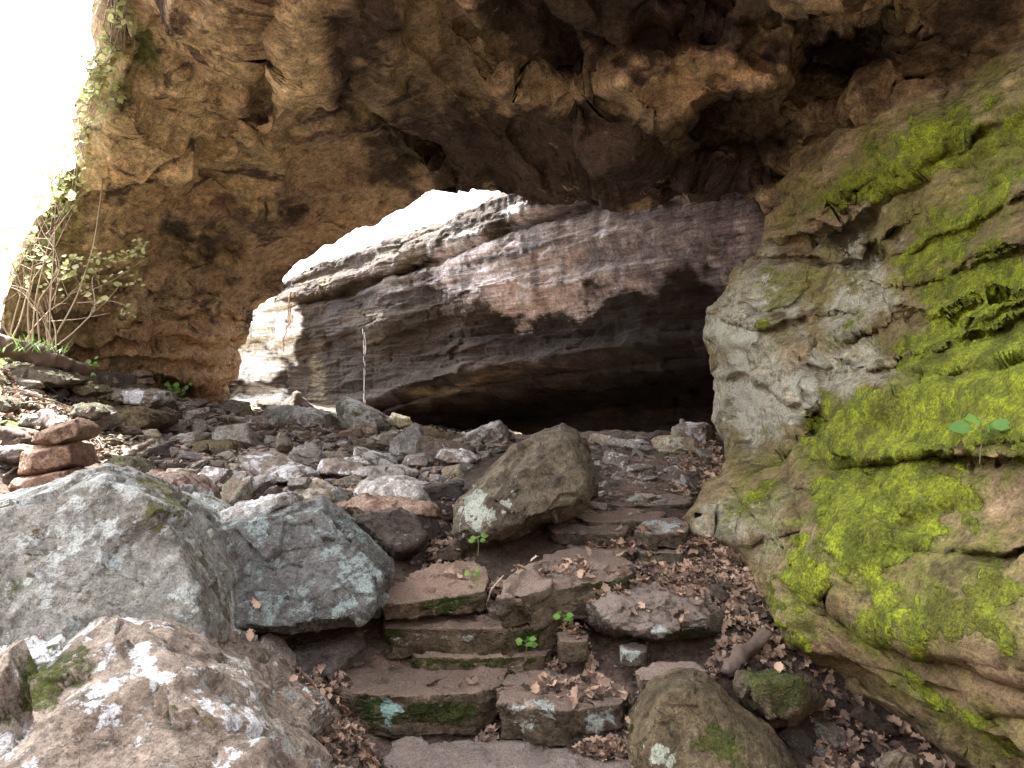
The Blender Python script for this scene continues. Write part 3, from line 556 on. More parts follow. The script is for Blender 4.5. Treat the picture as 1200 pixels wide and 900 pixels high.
# back and ends closed by a drop to the ground
lastcol = V.reshape(ns, nz, 3)[:, -1]; drop = lastcol.copy(); drop[:, 2] = -3; base = V.reshape(ns, nz, 3)[:, 0].copy(); base[:, 2] = -3
A = np.concatenate([base[:, None], V.reshape(ns, nz, 3), drop[:, None]], 1); ncol = nz+2; V = A.reshape(-1, 3); f = gridfaces(ns, ncol, True)[:, ::-1]
cen = [A[0].mean(0), A[-1].mean(0)]; V = np.concatenate([V, cen]); n0 = len(V)-2
cap = [[n0, b, a, a] for a, b in [(i, (i+1) % ncol) for i in range(ncol)]]+[[n0+1, (ns-1)*ncol+a, (ns-1)*ncol+b, 0] for a, b in [(i, (i+1) % ncol) for i in range(ncol)]]
ax, ay = pix(V)
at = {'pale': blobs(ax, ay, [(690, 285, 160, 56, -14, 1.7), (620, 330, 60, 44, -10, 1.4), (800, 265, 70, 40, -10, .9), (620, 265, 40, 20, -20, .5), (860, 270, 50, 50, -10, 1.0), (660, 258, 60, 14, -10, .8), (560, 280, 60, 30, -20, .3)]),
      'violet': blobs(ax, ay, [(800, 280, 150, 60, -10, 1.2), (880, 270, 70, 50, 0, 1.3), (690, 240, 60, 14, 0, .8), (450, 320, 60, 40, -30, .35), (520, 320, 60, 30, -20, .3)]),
      'sun_white': blobs(ax, ay, [(308, 380, 34, 34, 0, 1.8), (300, 430, 30, 22, 0, 1.5), (302, 466, 40, 14, 0, 1.6)]),  # white painted in as sunlight on the far end ledges
      'sandy': blobs(ax, ay, [(520, 455, 60, 8, -10, .8), (620, 432, 120, 8, -10, .45), (560, 275, 60, 18, -25, .6), (480, 300, 60, 30, -30, .4), (370, 440, 16, 50, 0, .6), (440, 400, 30, 20, 0, .5), (380, 340, 10, 30, 0, .4), (700, 330, 150, 8, -12, .3)]),  # sandy rock; the stripe along the lip is painted sunlight
      'deep_shade': blobs(ax, ay, [(720, 460, 190, 38, -8, 1.1), (600, 480, 150, 26, 0, 1.), (700, 385, 220, 34, -12, .7), (760, 410, 110, 40, -12, .8), (760, 246, 60, 10, -12, .6), (450, 400, 130, 60, 0, .6), (600, 300, 90, 8, -16, .7)])}  # undercut and ledge shade painted dark, with the brown lower rock
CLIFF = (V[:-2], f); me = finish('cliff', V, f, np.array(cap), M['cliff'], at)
tag(link('cliff', me), 'long banded cliff with white mineral streaks seen through the arch opening', 'cliff')
# ------------------------------------------------------------------ boulders
_ico = {}
def ico(n):
    if n not in _ico:
        bm = bmesh.new(); bmesh.ops.create_icosphere(bm, subdivisions=n, radius=1)
        _ico[n] = (np.array([v.co[:] for v in bm.verts]), np.array([[v.index for v in fa.verts] for fa in bm.faces])); bm.free()
    return _ico[n]
def hullrock(pts, sub=5, p=22., fac=.06, rough=.03, seed=0., lay=0., fs=2.2):
    """rounded, chipped polyhedron round the given points (metres)"""
    pts = np.array(pts, float); c = pts.mean(0); q = pts-c
    cov = np.cov(q.T)+np.eye(3)*1e-6; w, E = np.linalg.eigh(cov); w = np.sqrt(w); Wm = (E/w)@E.T; Wi = (E*w)@E.T
    qw = q@Wm
    bm = bmesh.new()
    for a in qw: bm.verts.new(a)
    bmesh.ops.convex_hull(bm, input=bm.verts); bm.normal_update()
    pl = {}
    for fa in bm.faces:
        nrm = np.array(fa.normal); d = nrm@np.array(fa.verts[0].co)
        if d < 0: nrm, d = -nrm, -d
        pl[tuple(np.round(nrm, 2))] = (nrm, max(d, .05))
    bm.free()
    D, Fc = ico(sub); inv = np.zeros(len(D))
    for nrm, d in pl.values(): inv += np.clip(D@nrm/d, 0, None)**p
    r = inv**(-1/p); V = (D*r[:, None])@Wi
    s = float(np.mean(w))*2; n = vnormals(V, Fc); sp = V/s+seed*7.7
    k = fac*facet(sp*fs)+fac*.5*facet(sp*fs*2.4+5)+rough*fbm(sp*2.4, 6, .56)+rough*.35*ridged(sp*5, 4)
    if lay: k += lay*perlin(np.stack([sp[:, 0]*.6, sp[:, 1]*.6, sp[:, 2]*9], 1))
    return V+n*(k*s)[:, None], Fc, c
def settle(V, c):  # origin at the base
    b = np.array([c[0], c[1], c[2]+V[:, 2].min()]); V = V.copy(); V[:, 2] -= V[:, 2].min(); return V, b
def rock(name, label, cat, mat, pts, sub=5, at=None, group=None, **kw):
    V, Fc, c = hullrock(pts, sub, seed=kw.pop('seed', random.random()*9), **kw); W = V+c
    x, y = pix(np.where(W[:, 1:2] > .3, W, [[-9, 1, 0]])); A = {k: blobs(x, y, b) for k, b in (at or {}).items()}
    V, b = settle(V, c); SOLID.append((W, Fc))
    o = link(name, mesh_np(name, V, Fc, M[mat], A), loc=b); tag(o, label, cat, group); return o
def sil(poly, d, t, lean=0., shf=.62, shb=.7, fx=0, fy=0):
    """outline points given a real depth, a front face and a back"""
    p = np.array(poly, float); c = p.mean(0); yb = p[:, 1].max(); out = []
    for k, dd in ((1., 0), (shf, -t*.5), (shb, t*.6)):
        for a in p:
            q = c+(a-c)*k+(np.array([fx, fy]) if dd < 0 else 0); D = d+lean*(yb-q[1])/F*d+dd
            if dd > 0: D = d+lean*(yb-q[1])/F*d+dd
            out.append(P(q[0], q[1], D))
            if dd > 0:  # keep the back inside the outline seen from the front
                out[-1][0] = P(q[0], q[1], d)[0]*(1+.15*0)+0; out[-1][2] = min(out[-1][2], P(q[0], q[1], d)[2])
    return out
def slab(poly, z, th, inset=.06, tilt=0.):
    top = np.array([G(a, b, z) for a, b in poly]); c = top.mean(0); bot = c+(top-c)*(1-inset); bot[:, 2] -= th; top[:, 2] += tilt*(top[:, 1]-c[1])
    return list(top)+list(bot)
rock('boulder', 'huge pale grey boulder with a pointed top, left of the steps', 'boulder', 'grey',
     sil([(-60, 600), (60, 562), (128, 543), (160, 556), (212, 598), (228, 640), (240, 700), (262, 762), (230, 840), (-60, 860)], 3.15, .9, .6, .9, .7, -6, 6), 7, p=160, fac=.035, rough=.011, seed=1.2,
     at={'moss': [(40, 640, 50, 30, 0, .8), (190, 600, 30, 50, -30, .9), (20, 700, 30, 50, 0, .7), (130, 645, 10, 8, 0, .9)]})
rock('boulder', 'blue grey boulder with a flat lichen face, between the pale boulder and steps', 'boulder', 'bluegrey',
     sil([(224, 620), (262, 606), (330, 594), (378, 585), (398, 604), (420, 636), (448, 655), (458, 672), (450, 700), (424, 726), (330, 742), (262, 740), (236, 700)], 3.75, .7, .5, .88, .75, 4, 3), 7, p=160, fac=.05, rough=.012, seed=2.1)
rock('boulder', 'brown boulder blotched with white lichen in the bottom left corner', 'boulder', 'spotted',
     sil([(-80, 800), (40, 752), (100, 730), (140, 710), (190, 738), (240, 768), (300, 808), (335, 850), (372, 880), (400, 930), (380, 1010), (-80, 1050)], 2.3, 1.0, 1.0, .75, .7, -20, 0), 7, p=120, fac=.08, rough=.02, seed=3.4,
     at={'pale': [(60, 760, 70, 20, -20, .7), (170, 770, 14, 50, -20, .8), (120, 850, 50, 40, 0, .6), (20, 870, 50, 30, 0, .6), (290, 850, 30, 20, 0, .6)], 'moss': [(60, 790, 60, 26, -20, .9), (20, 820, 40, 20, 0, .8), (200, 850, 20, 20, 0, .6)]})
rock('boulder', 'small knob of brown rock wedged behind the white blotched boulder', 'boulder', 'spotted',
     sil([(150, 750), (165, 728), (190, 726), (196, 745), (255, 765), (262, 790), (240, 800), (170, 790)], 2.75, .3, .4), 5, p=26, fac=.05)
rock('boulder', 'dark olive egg shaped boulder standing above the steps', 'boulder', 'olive',
     sil([(526, 618), (534, 590), (566, 556), (606, 524), (640, 502), (658, 496), (678, 503), (690, 530), (700, 560), (700, 584), (680, 602), (650, 612), (610, 618), (570, 642), (545, 648), (526, 640)], 4.6, .8, .5, .62, .7, 14, -4), 7, p=120, fac=.055, rough=.016, seed=5.3,
     at={'pale': [(550, 600, 26, 30, -30, 1.), (580, 590, 30, 20, -30, .6)], 'white': [(545, 595, 12, 14, 0, .5), (630, 555, 18, 30, 0, .4)], 'moss': [(640, 500, 26, 10, 0, .6), (600, 570, 20, 30, 0, .5), (560, 570, 20, 20, 0, .5), (690, 560, 10, 30, 0, .4)]})
rock('boulder', 'rounded brown boulder with one white patch at the foot of the steps', 'boulder', 'olive',
     sil([(732, 858), (742, 830), (762, 796), (798, 779), (830, 782), (852, 800), (880, 826), (915, 862), (945, 905), (930, 960), (760, 960), (734, 900)], 2.95, .7, .5, .7, .7, -6, 0), 7, p=20, fac=.03, rough=.03, seed=6.1,
     at={'white': [(772, 878, 26, 28, 0, 1.5)], 'moss': [(860, 880, 50, 30, 30, .7), (800, 780, 20, 8, 0, .5)], 'pale': [(775, 880, 20, 24, 0, 1.)]})
rock('mossy_rock', 'dark rock with green moss on top, tucked under the mossy wall', 'rock', 'olive',
     sil([(862, 802), (864, 788), (920, 786), (958, 796), (968, 822), (930, 856), (900, 858), (870, 826)], 3.25, .4, .2), 6, p=26, fac=.05, at={'moss': [(915, 805, 60, 40, 0, 1.2)]})
rock('stone', 'small grey stone in the gap below the mossy wall', 'stone', 'stone', sil([(1030, 888), (1048, 878), (1078, 886), (1084, 908), (1032, 910)], 2.95, .15), 5)
# --- stone steps
ST = 'rough stone steps climbing to the arch'
def step(label, pts, **kw): return rock('stone_step', label, 'step', 'step', pts, kw.pop('sub', 6), group=ST, p=kw.pop('p', 90), fac=kw.pop('fac', .045), rough=kw.pop('rough', .02), fs=3., **kw)
step('lowest stone step with a dusty pink top at the bottom edge', slab([(444, 884), (470, 872), (600, 868), (720, 880), (770, 900), (760, 925), (450, 908)], -1.5, .2), seed=1)
step('dark mossy step block with a turquoise lichen patch', slab([(386, 803), (412, 785), (500, 782), (594, 785), (588, 802), (560, 812), (480, 816), (392, 812)], -1.33, .18), seed=2,
     at={'teal': [(462, 830, 22, 22, 0, 1.9)], 'moss': [(520, 835, 60, 20, 0, .8), (430, 830, 30, 20, 0, .5)]})
step('dusty pink step block with a pale face, right of the turquoise patched one', slab([(592, 788), (650, 786), (690, 800), (738, 812), (730, 824), (660, 834), (584, 826)], -1.33, .15), seed=3, at={'pale': [(620, 840, 60, 26, 0, 1.), (700, 840, 30, 20, 0, .8)]})
step('long flat step slab with white lichen along its front edge', slab([(448, 726), (470, 718), (560, 715), (650, 720), (662, 730), (600, 738), (452, 736)], -1.15, .14), seed=4, at={'pale': [(510, 745, 60, 14, 0, 1.1), (580, 745, 40, 12, 0, .5)], 'moss': [(620, 745, 40, 16, 0, .6), (460, 740, 14, 14, 0, .7)]})
step('low mossy block forming the riser under the long flat slab', slab([(478, 757), (560, 752), (650, 754), (640, 768), (560, 772), (486, 770)], -1.27, .14), seed=5, at={'moss': [(540, 770, 90, 16, 0, .7)]})
step('wedge shaped step slab leaning left under a green seedling', slab([(444, 702), (462, 682), (505, 668), (556, 664), (572, 672), (570, 690), (540, 694), (480, 700)], -1.0, .10, .1, .1), seed=6, at={'moss': [(520, 700, 50, 14, 0, .7)]})
step('broad rounded step rock with a dusty crest, below the egg shaped boulder', slab([(576, 694), (590, 674), (630, 655), (690, 645), (735, 654), (748, 664), (736, 674), (660, 684)], -.95, .2, .05, .08), seed=7, p=16, at={'pale': [(652, 674, 10, 10, 0, 1.2)], 'moss': [(715, 680, 40, 12, 0, .6)]})
step('big smooth brown step rock surrounded by dead leaves', sil([(676, 706), (700, 694), (760, 686), (800, 690), (836, 700), (856, 722), (850, 744), (790, 752), (720, 750), (684, 734)], 3.7, .5, 1.0, .75, .7), seed=8, p=16, at={'pale': [(772, 742, 14, 10, 0, 1.)], 'moss': [(810, 735, 30, 14, 0, .4)]})
step('thin brown ledge stone between the two middle steps', slab([(566, 706), (600, 698), (640, 700), (660, 708), (640, 716), (572, 716)], -1.1, .1), seed=9, sub=5)
step('flat grey lintel stone on small blocks behind the rounded step rock', slab([(640, 618), (650, 610), (700, 612), (736, 618), (732, 626), (650, 624)], -.86, .07), seed=10, sub=5)
step('brown block below the flat lintel stone', slab([(664, 640), (690, 628), (740, 626), (752, 636), (740, 646), (676, 648)], -.93, .14), seed=11, sub=5)
step('pale topped stone at the right end of the upper step', slab([(744, 622), (756, 608), (790, 606), (808, 614), (804, 624), (760, 626)], -.83, .09), seed=12, sub=5, at={'pale': [(775, 615, 26, 8, 0, 1.3)]})
step('greenish block under the pale topped stone', slab([(740, 638), (760, 628), (820, 628), (840, 640), (800, 648), (750, 648)], -.93, .13), seed=13, sub=5)
step('long slab with a white patch crossing the upper path', slab([(694, 582), (720, 572), (780, 574), (812, 580), (808, 592), (740, 592), (700, 592)], -.8, .1), seed=14, sub=5, at={'pale': [(760, 585, 26, 6, 0, 1.4)]})
step('brown slab on the upper path just below the white patched one', slab([(672, 604), (700, 596), (760, 598), (780, 602), (770, 610), (690, 612)], -.83, .07), seed=15, sub=5)
step('small dark bar of stone across the bare path', slab([(734, 556), (740, 550), (774, 550), (774, 558), (740, 560)], -.72, .07), seed=16, sub=4)
step('square edged tan stone among the dead leaves', slab([(726, 756), (744, 752), (760, 756), (758, 764), (728, 764)], -1.2, .07), seed=17, sub=4, fac=.01, at={'pale': [(742, 764, 30, 20, 0, 1.2)]})
step('flat tan slab behind the rounded white patched boulder', slab([(744, 786), (770, 774), (815, 776), (830, 786), (800, 796), (750, 796)], -1.22, .06), seed=18, sub=5)
step('small block to the right of the low mossy riser', slab([(652, 742), (668, 734), (690, 742), (688, 752), (656, 752)], -1.17, .1), seed=19, sub=4)
# --- named stones around the stairs
def R(label, poly, d, t, mat='stone', lean=.2, sub=5, cat='stone', name='stone', at=None, **kw): return rock(name, label, cat, mat, sil(poly, d, t, lean), sub, at=at, p=kw.pop('p', 26), fac=kw.pop('fac', .045), **kw)
R('long dark slab lying in the shade below the blue grey boulder', [(292, 800), (312, 772), (360, 752), (424, 740), (436, 756), (420, 778), (400, 800), (330, 806)], 3.62, .35, 'darkstone', .9, 6, 'slab', 'rock_slab')
R('dark grey angular rock left of the turquoise patched step', [(330, 852), (350, 830), (372, 812), (392, 815), (398, 836), (388, 858), (350, 864)], 3.28, .25, 'darkstone', .4)
R('flat brown stone beside the lowest step', [(370, 872), (390, 858), (418, 860), (422, 876), (396, 884)], 3.12, .2, 'stone', .8)
R('small pinkish stone below the blue grey boulder', [(346, 738), (352, 726), (372, 726), (378, 738), (366, 744)], 3.95, .12, 'redstone', .2, 4)
R('dark angular rock below the egg shaped boulder, left side', [(494, 658), (508, 642), (536, 630), (546, 642), (544, 660), (520, 664)], 4.55, .3, 'darkstone', .2)
R('small dark stone under the egg shaped boulder', [(612, 636), (618, 620), (640, 618), (648, 634), (630, 640)], 4.85, .2, 'darkstone', .1, 4)
R('dark pebble beside the lintel stone', [(644, 640), (646, 626), (662, 624), (664, 640)], 4.75, .12, 'darkstone', .1, 4)
R('grey wedge stone sticking out of the leaf pile by the wall', [(828, 700), (832, 684), (846, 684), (858, 702), (850, 712)], 4.0, .12, 'darkstone', .2, 4)
R('pale small wedge stone beside the blue grey boulder', [(442, 694), (450, 682), (462, 692), (456, 704)], 4.1, .1, 'darkstone', .1, 4)
R('brown flat topped boulder with a broken dark front, behind the blue grey boulder', [(392, 604), (420, 588), (500, 590), (516, 604), (520, 630), (500, 650), (470, 664), (440, 640), (410, 622)], 4.6, .7, 'darkstone', .9, 6, 'boulder', 'boulder')
R('dusty slab capping the broken flat topped boulder', [(386, 592), (420, 580), (480, 584), (512, 592), (516, 606), (470, 610), (420, 606)], 4.75, .5, 'redstone', 1.6, 6, 'slab', 'rock_slab')
R('wide grey brown rock behind the dusty capping slab', [(408, 578), (426, 562), (470, 556), (502, 566), (514, 584), (500, 596), (430, 594)], 5.35, .6, 'stone', .9, 6)
R('pale edged slab lying on the back of the blue grey boulder', [(228, 626), (240, 602), (300, 590), (342, 574), (352, 588), (330, 600), (280, 616)], 4.0, .5, 'stone', .8, 6, 'slab', 'rock_slab')
R('small peaked stone between two slabs behind the blue grey boulder', [(350, 586), (362, 572), (382, 574), (392, 586), (372, 594)], 4.9, .3, 'stone', .5)
R('dark tilted slab leaning down to the right beside the pointed boulder', [(194, 562), (204, 556), (256, 590), (250, 600), (238, 600)], 4.9, .3, 'darkstone', .3, 5, 'slab', 'rock_slab')
R('brown tilted slab raised to the right beside the dark leaning slab', [(252, 582), (262, 570), (312, 556), (322, 562), (300, 580), (262, 592)], 5.3, .35, 'stone', .4, 5, 'slab', 'rock_slab')
R('brown rock resting against the back of the pointed boulder', [(150, 580), (176, 552), (214, 552), (240, 580), (250, 604), (200, 612)], 4.35, .5, 'redstone', .5, 6)
R('olive rock peeking over the pointed boulder', [(106, 556), (130, 536), (160, 534), (176, 556), (150, 572)], 4.7, .4, 'mossstone', .3)
# rubble field heroes
R('flat olive slab in the middle of the rubble', [(208, 534), (218, 522), (246, 514), (282, 518), (288, 530), (256, 540)], 7.9, .7, 'olive', 1.0, 5, 'slab', 'rock_slab')
R('white crusted rock in the middle of the rubble', [(370, 556), (374, 538), (404, 536), (444, 540), (440, 556), (404, 564)], 6.6, .6, 'whitestone', .6, 5)
R('long brown rock beside the white crusted one', [(414, 560), (420, 548), (470, 544), (492, 552), (486, 564), (440, 568)], 6.3, .5, 'stone', .6)
R('small white topped stone between rubble and egg shaped boulder', [(470, 548), (474, 534), (500, 530), (510, 540), (504, 550)], 7.0, .4, 'whitestone', .4)
R('white speckled flat rock left of the egg shaped boulder', [(506, 538), (512, 526), (550, 528), (566, 538), (556, 546), (520, 546)], 7.2, .6, 'whitestone', .8)
R('long pale slab bridging the rubble in front of the cliff', [(303, 492), (306, 480), (330, 474), (370, 480), (392, 486), (394, 502), (374, 512), (350, 502)], 11.2, 1.2, 'grey', .6, 6, 'slab', 'rock_slab')
R('pale triangular boulder standing in front of the cliff', [(392, 474), (404, 466), (426, 472), (446, 484), (458, 500), (450, 508), (410, 516), (396, 500)], 10.6, .9, 'grey', .2, 6, 'boulder', 'boulder')
R('sunlit yellow stone right of the triangular boulder', [(456, 490), (460, 484), (480, 488), (484, 500), (468, 506), (458, 500)], 11.2, .5, 'sunlitstone', .1)
R('wide olive rock sloping down behind the egg shaped boulder', [(464, 512), (474, 500), (510, 500), (552, 514), (566, 526), (520, 532), (476, 526)], 9.2, .9, 'olive', .7, 6)
R('small sunlit yellow stone behind the egg shaped boulder', [(590, 512), (598, 505), (612, 508), (618, 518), (604, 520)], 10.4, .5, 'sunlitstone', .1, 4)
R('bowl sized grey rock with moss right of the triangular boulder', [(440, 522), (448, 510), (470, 508), (484, 520), (472, 530)], 9.2, .6, 'mossstone', .3)
R('brown rock left of the long pale slab', [(316, 512), (322, 504), (340, 504), (348, 514), (334, 520)], 10.2, .4, 'stone', .3, 4)
# back of the path
R('white faced rock against the mossy wall at the far end of the path', [(788, 516), (788, 500), (806, 494), (830, 496), (840, 508), (834, 520), (806, 524)], 8.6, .6, 'whitestone', .2)
R('small grey peaked rock on the far path edge', [(698, 526), (704, 514), (722, 514), (732, 524), (722, 532)], 8.6, .4, 'stone', .2)
R('lumpy white stone beside the peaked rock', [(728, 530), (734, 516), (752, 514), (766, 522), (760, 532)], 8.4, .4, 'whitestone', .2)
R('low pale stone on the path behind the egg shaped boulder', [(712, 544), (718, 534), (742, 534), (754, 542), (738, 548)], 7.2, .4, 'whitestone', .5)
R('long mossy slab across the far path', [(754, 544), (764, 532), (800, 522), (818, 526), (818, 538), (786, 544)], 7.7, .5, 'mossstone', .5)
R('small leaning stone behind the long mossy slab', [(774, 516), (778, 508), (792, 512), (794, 522)], 8.9, .3, 'darkstone', .1, 4)
# left bank
R('top stone of the three stone stack, tilted up to the right', [(36, 518), (40, 508), (92, 488), (104, 498), (100, 512), (60, 526)], 4.75, .4, 'redstone', 0., 6, p=50, fac=.02)
R('middle stone of the three stone stack', [(20, 556), (24, 530), (44, 522), (92, 516), (98, 532), (96, 546), (50, 558)], 4.75, .45, 'redstone', 0., 6, p=50, fac=.02)
R('bottom stone of the three stone stack', [(8, 572), (16, 562), (60, 552), (92, 546), (98, 560), (70, 572), (22, 582)], 4.75, .5, 'redstone', 0., 6, p=50, fac=.02)
R('dark slab with a white crusted edge under the arch pillar', [(122, 470), (126, 460), (160, 454), (196, 458), (198, 470), (180, 480), (140, 476)], 9.2, .8, 'whitestone', .3)
R('blocky dark rock with a white spot below the white edged slab', [(118, 488), (124, 478), (160, 476), (190, 482), (194, 496), (180, 508), (150, 508), (128, 498)], 8.4, .9, 'olive', .3, 6, at={'white': [(175, 486, 12, 10, 0, 1.5)]})
R('upper stone of a little pile at the pillar foot', [(154, 440), (156, 434), (172, 434), (176, 440), (166, 444)], 10.4, .3, 'redstone', 0, 4)
R('lower stone of a little pile at the pillar foot', [(154, 450), (156, 443), (174, 442), (178, 450), (166, 453)], 10.4, .35, 'redstone', 0, 4)
R('small peaked grey stone at the pillar foot', [(122, 450), (128, 440), (134, 439), (144, 451)], 9.9, .3, 'stone', 0, 4)
R('long mossy hump of rock under the fallen log', [(-14, 438), (20, 424), (62, 430), (100, 446), (84, 454), (30, 452), (-10, 450)], 8.0, .6, 'mossstone', .3, 6, 'rock', 'mossy_rock')
R('mossy stone between the fallen log and the blocky dark rock', [(74, 488), (84, 474), (112, 472), (126, 484), (112, 494)], 7.2, .5, 'mossstone', .4)
R('broad flat pale slab in the near rubble beside the white crusted rock', [(300, 560), (312, 548), (352, 544), (372, 554), (360, 566), (318, 570)], 6.2, .5, 'whitestone', .8, 5, 'slab', 'rock_slab')
R('angular brown block propped at the near edge of the rubble', [(330, 588), (340, 566), (372, 560), (396, 572), (388, 590), (352, 596)], 5.5, .4, 'stone', .5, 5)
R('pale green flat stone left of the three stone stack', [(20, 498), (26, 487), (48, 485), (58, 494), (50, 504)], 6.2, .5, 'grey', .5)
R('dark wedge of rock at the left edge, below the bank', [(-10, 514), (-10, 496), (20, 502), (38, 514), (30, 526), (0, 530)], 5.6, .5, 'darkstone', .3)
R('thin dark slab at the left edge behind the stack', [(-10, 540), (-8, 524), (30, 520), (40, 530), (20, 544)], 5.2, .5, 'darkstone', .5)
R('flat mossy stone on the bank above the dark blocky rock', [(76, 458), (84, 448), (110, 450), (122, 460), (100, 468)], 8.2, .5, 'mossstone', .4)
R('mossy hump of rock at the left edge of the bank', [(-16, 482), (-12, 464), (6, 464), (16, 478), (6, 488)], 6.6, .5, 'mossstone', .2)
R('second mossy hump near the left edge, higher up the bank', [(-20, 456), (-12, 440), (4, 438), (12, 450), (0, 458)], 7.6, .5, 'mossstone', .2)

# ------------------------------------------------------------------ loose rubble, one object per stone
lib = []
for k in range(18):
    fl = random.uniform(.28, .75); w_ = random.uniform(.55, .95)
    bx = np.array([[i, j, l] for i in (-1, 1) for j in (-1, 1) for l in (-1, 1)], float)+RNG.uniform(-.38, .38, (8, 3)); bx = np.concatenate([bx, RNG.normal(size=(3, 3))*.7])*[1, w_, fl]
    V, Fc, c = hullrock(bx, 4, p=80, fac=.05, rough=.022, seed=k+20., fs=2.6); V *= .5/np.abs(V[:, :2]).max(); lib.append((V, Fc))
meshes = {}
def stone_mesh(k, mat):
    if (k, mat) not in meshes: V, Fc = lib[k]; meshes[(k, mat)] = mesh_np('loose_stone', V, Fc, M[mat])
    return meshes[(k, mat)]
zones = [  # polygon, count, (min,max) size in pixels, materials, group
 ([(190, 470), (300, 474), (560, 506), (600, 520), (540, 560), (500, 600), (400, 590), (250, 600), (190, 560), (170, 510)], 215, (16, 66), ['stone']*5+['darkstone', 'darkstone', 'whitestone', 'whitestone', 'redstone', 'mossstone'], 'floor'),
 ([(0, 420), (100, 440), (190, 462), (180, 540), (110, 545), (0, 490)], 52, (10, 38), ['mossstone', 'mossstone', 'stone', 'stone', 'darkstone'], 'bank'),
 ([(690, 512), (830, 508), (842, 530), (800, 590), (700, 600)], 34, (9, 44), ['stone', 'stone', 'darkstone', 'whitestone'], 'path'),
 ([(440, 720), (700, 640), (860, 640), (900, 760), (730, 900), (440, 900), (300, 800), (300, 740)], 26, (7, 20), ['stone', 'darkstone', 'redstone'], 'stairs'),
 ([(480, 560), (540, 600), (500, 660), (470, 640), (420, 600)], 20, (12, 30), ['darkstone', 'stone', 'darkstone'], 'gap'),
 ([(900, 780), (980, 815), (1120, 890), (940, 900)], 16, (10, 34), ['darkstone', 'stone'], 'crevice')]
GL = {'floor': ('loose brown stone in the rubble field on the cave floor', 'loose stones in the rubble field'), 'bank': ('mossy or brown stone scattered on the sloping left bank', 'stones scattered on the left bank'),
      'path': ('small stone beside the bare earth path near the cliff', 'stones beside the far path'), 'stairs': ('small pebble like stone lying between the steps', 'small stones between the steps'),
      'crevice': ('small stone in the dark crevice under the mossy wall', 'stones in the crevice under the wall'), 'gap': ('dark stone wedged in the gap beside the egg shaped boulder', 'stones in the gap by the boulder')}
placed = []
for poly, cnt, (a, b), mats, key in zones:
    pa = np.array(poly); lo, hi = pa.min(0), pa.max(0); made = tries = 0
    while made < cnt and tries < cnt*60:
        tries += 1; px, py = random.uniform(lo[0], hi[0]), random.uniform(lo[1], hi[1])
        if polysd(np.array([px]), np.array([py]), poly)[0] < 0: continue
        h = hit(px, py); sp = a+(b-a)*random.random()**1.45
        if key in ('floor',): sp *= np.interp(py, [470, 600], [.55, 1.35])
        if any(math.hypot(px-q[0], (py-q[1])*1.9) < .40*(sp+q[2]) for q in placed): continue
        placed.append((px, py, sp)); size = sp/F*h[1]*1.35; mat = random.choice(mats)
        o = link('loose_stone', stone_mesh(random.randrange(18), mat)); o.scale = (size*1.12, size*random.uniform(.75, 1.15), size*random.uniform(.5, 1.))
        o.rotation_euler = (random.gauss(0, .34), random.gauss(0, .34), random.uniform(0, 6.28)); o.location = (h[0], h[1], h[2]+size*.07)
        lb, gr = GL[key]; tag(o, lb, 'stone', gr); made += 1
# gravel and fine rubble: nobody could count it
gvv, gff, base = [], [], 0
small = [hullrock(RNG.normal(size=(9, 3))*[1, .8, .5], 2, p=24, fac=.08, rough=.0, seed=k+50.)[:2] for k in range(8)]
small = [(V/np.abs(V).max(), Fc) for V, Fc in small]
for poly, cnt, sz in [(zones[0][0], 3000, (3, 11)), (zones[1][0], 1400, (3, 9)), (zones[2][0], 500, (2, 6)), (zones[3][0], 700, (2, 6)), (zones[4][0], 300, (4, 9))]:
    pa = np.array(poly, float); lo, hi = pa.min(0), pa.max(0); k = 0; rx = RNG.uniform(lo[0], hi[0], cnt*4); ry = RNG.uniform(lo[1], hi[1], cnt*4)
    w = polysd(rx, ry, poly) > 0; rx, ry = rx[w][:cnt], ry[w][:cnt]
    # march all at once
    D = np.geomspace(2.2, 26, 260); z = (450-ry[:, None])/F*D; x = (rx[:, None]-600)/F*D
    g = ground(x.ravel(), np.broadcast_to(D, x.shape).ravel(), False).reshape(x.shape); idx = np.argmax(z < g, 1)
    for i in range(len(rx)):
        d = D[idx[i]]; hx, hy = x[i, idx[i]]+random.gauss(0, .03), d+random.gauss(0, .12); s_ = random.uniform(*sz)/F*d*.7
        V, Fc = random.choice(small); gvv.append(rot(rot(V, 'X', random.gauss(0, 25)), 'Z', random.uniform(0, 360))*s_+[hx, hy, 0]); gff.append(Fc+base); base += len(V)
off = np.concatenate([np.full(len(v), i) for i, v in enumerate(gvv)]); V = np.concatenate(gvv); cxy = np.array([v[:, :2].mean(0) for v in gvv])
V[:, 2] += (ground(cxy[:, 0], cxy[:, 1])+.01)[off]; Fc = np.concatenate(gff)
M['gravel'] = plain('small rubble', (.05, .038, .028), (.30, .24, .185), 14, .9, 0, .8)
tag(link('rubble', mesh_np('rubble', V, Fc, M['gravel'], smooth=False)), 'fine broken rubble and gravel between the larger stones', 'rubble', kind='stuff')
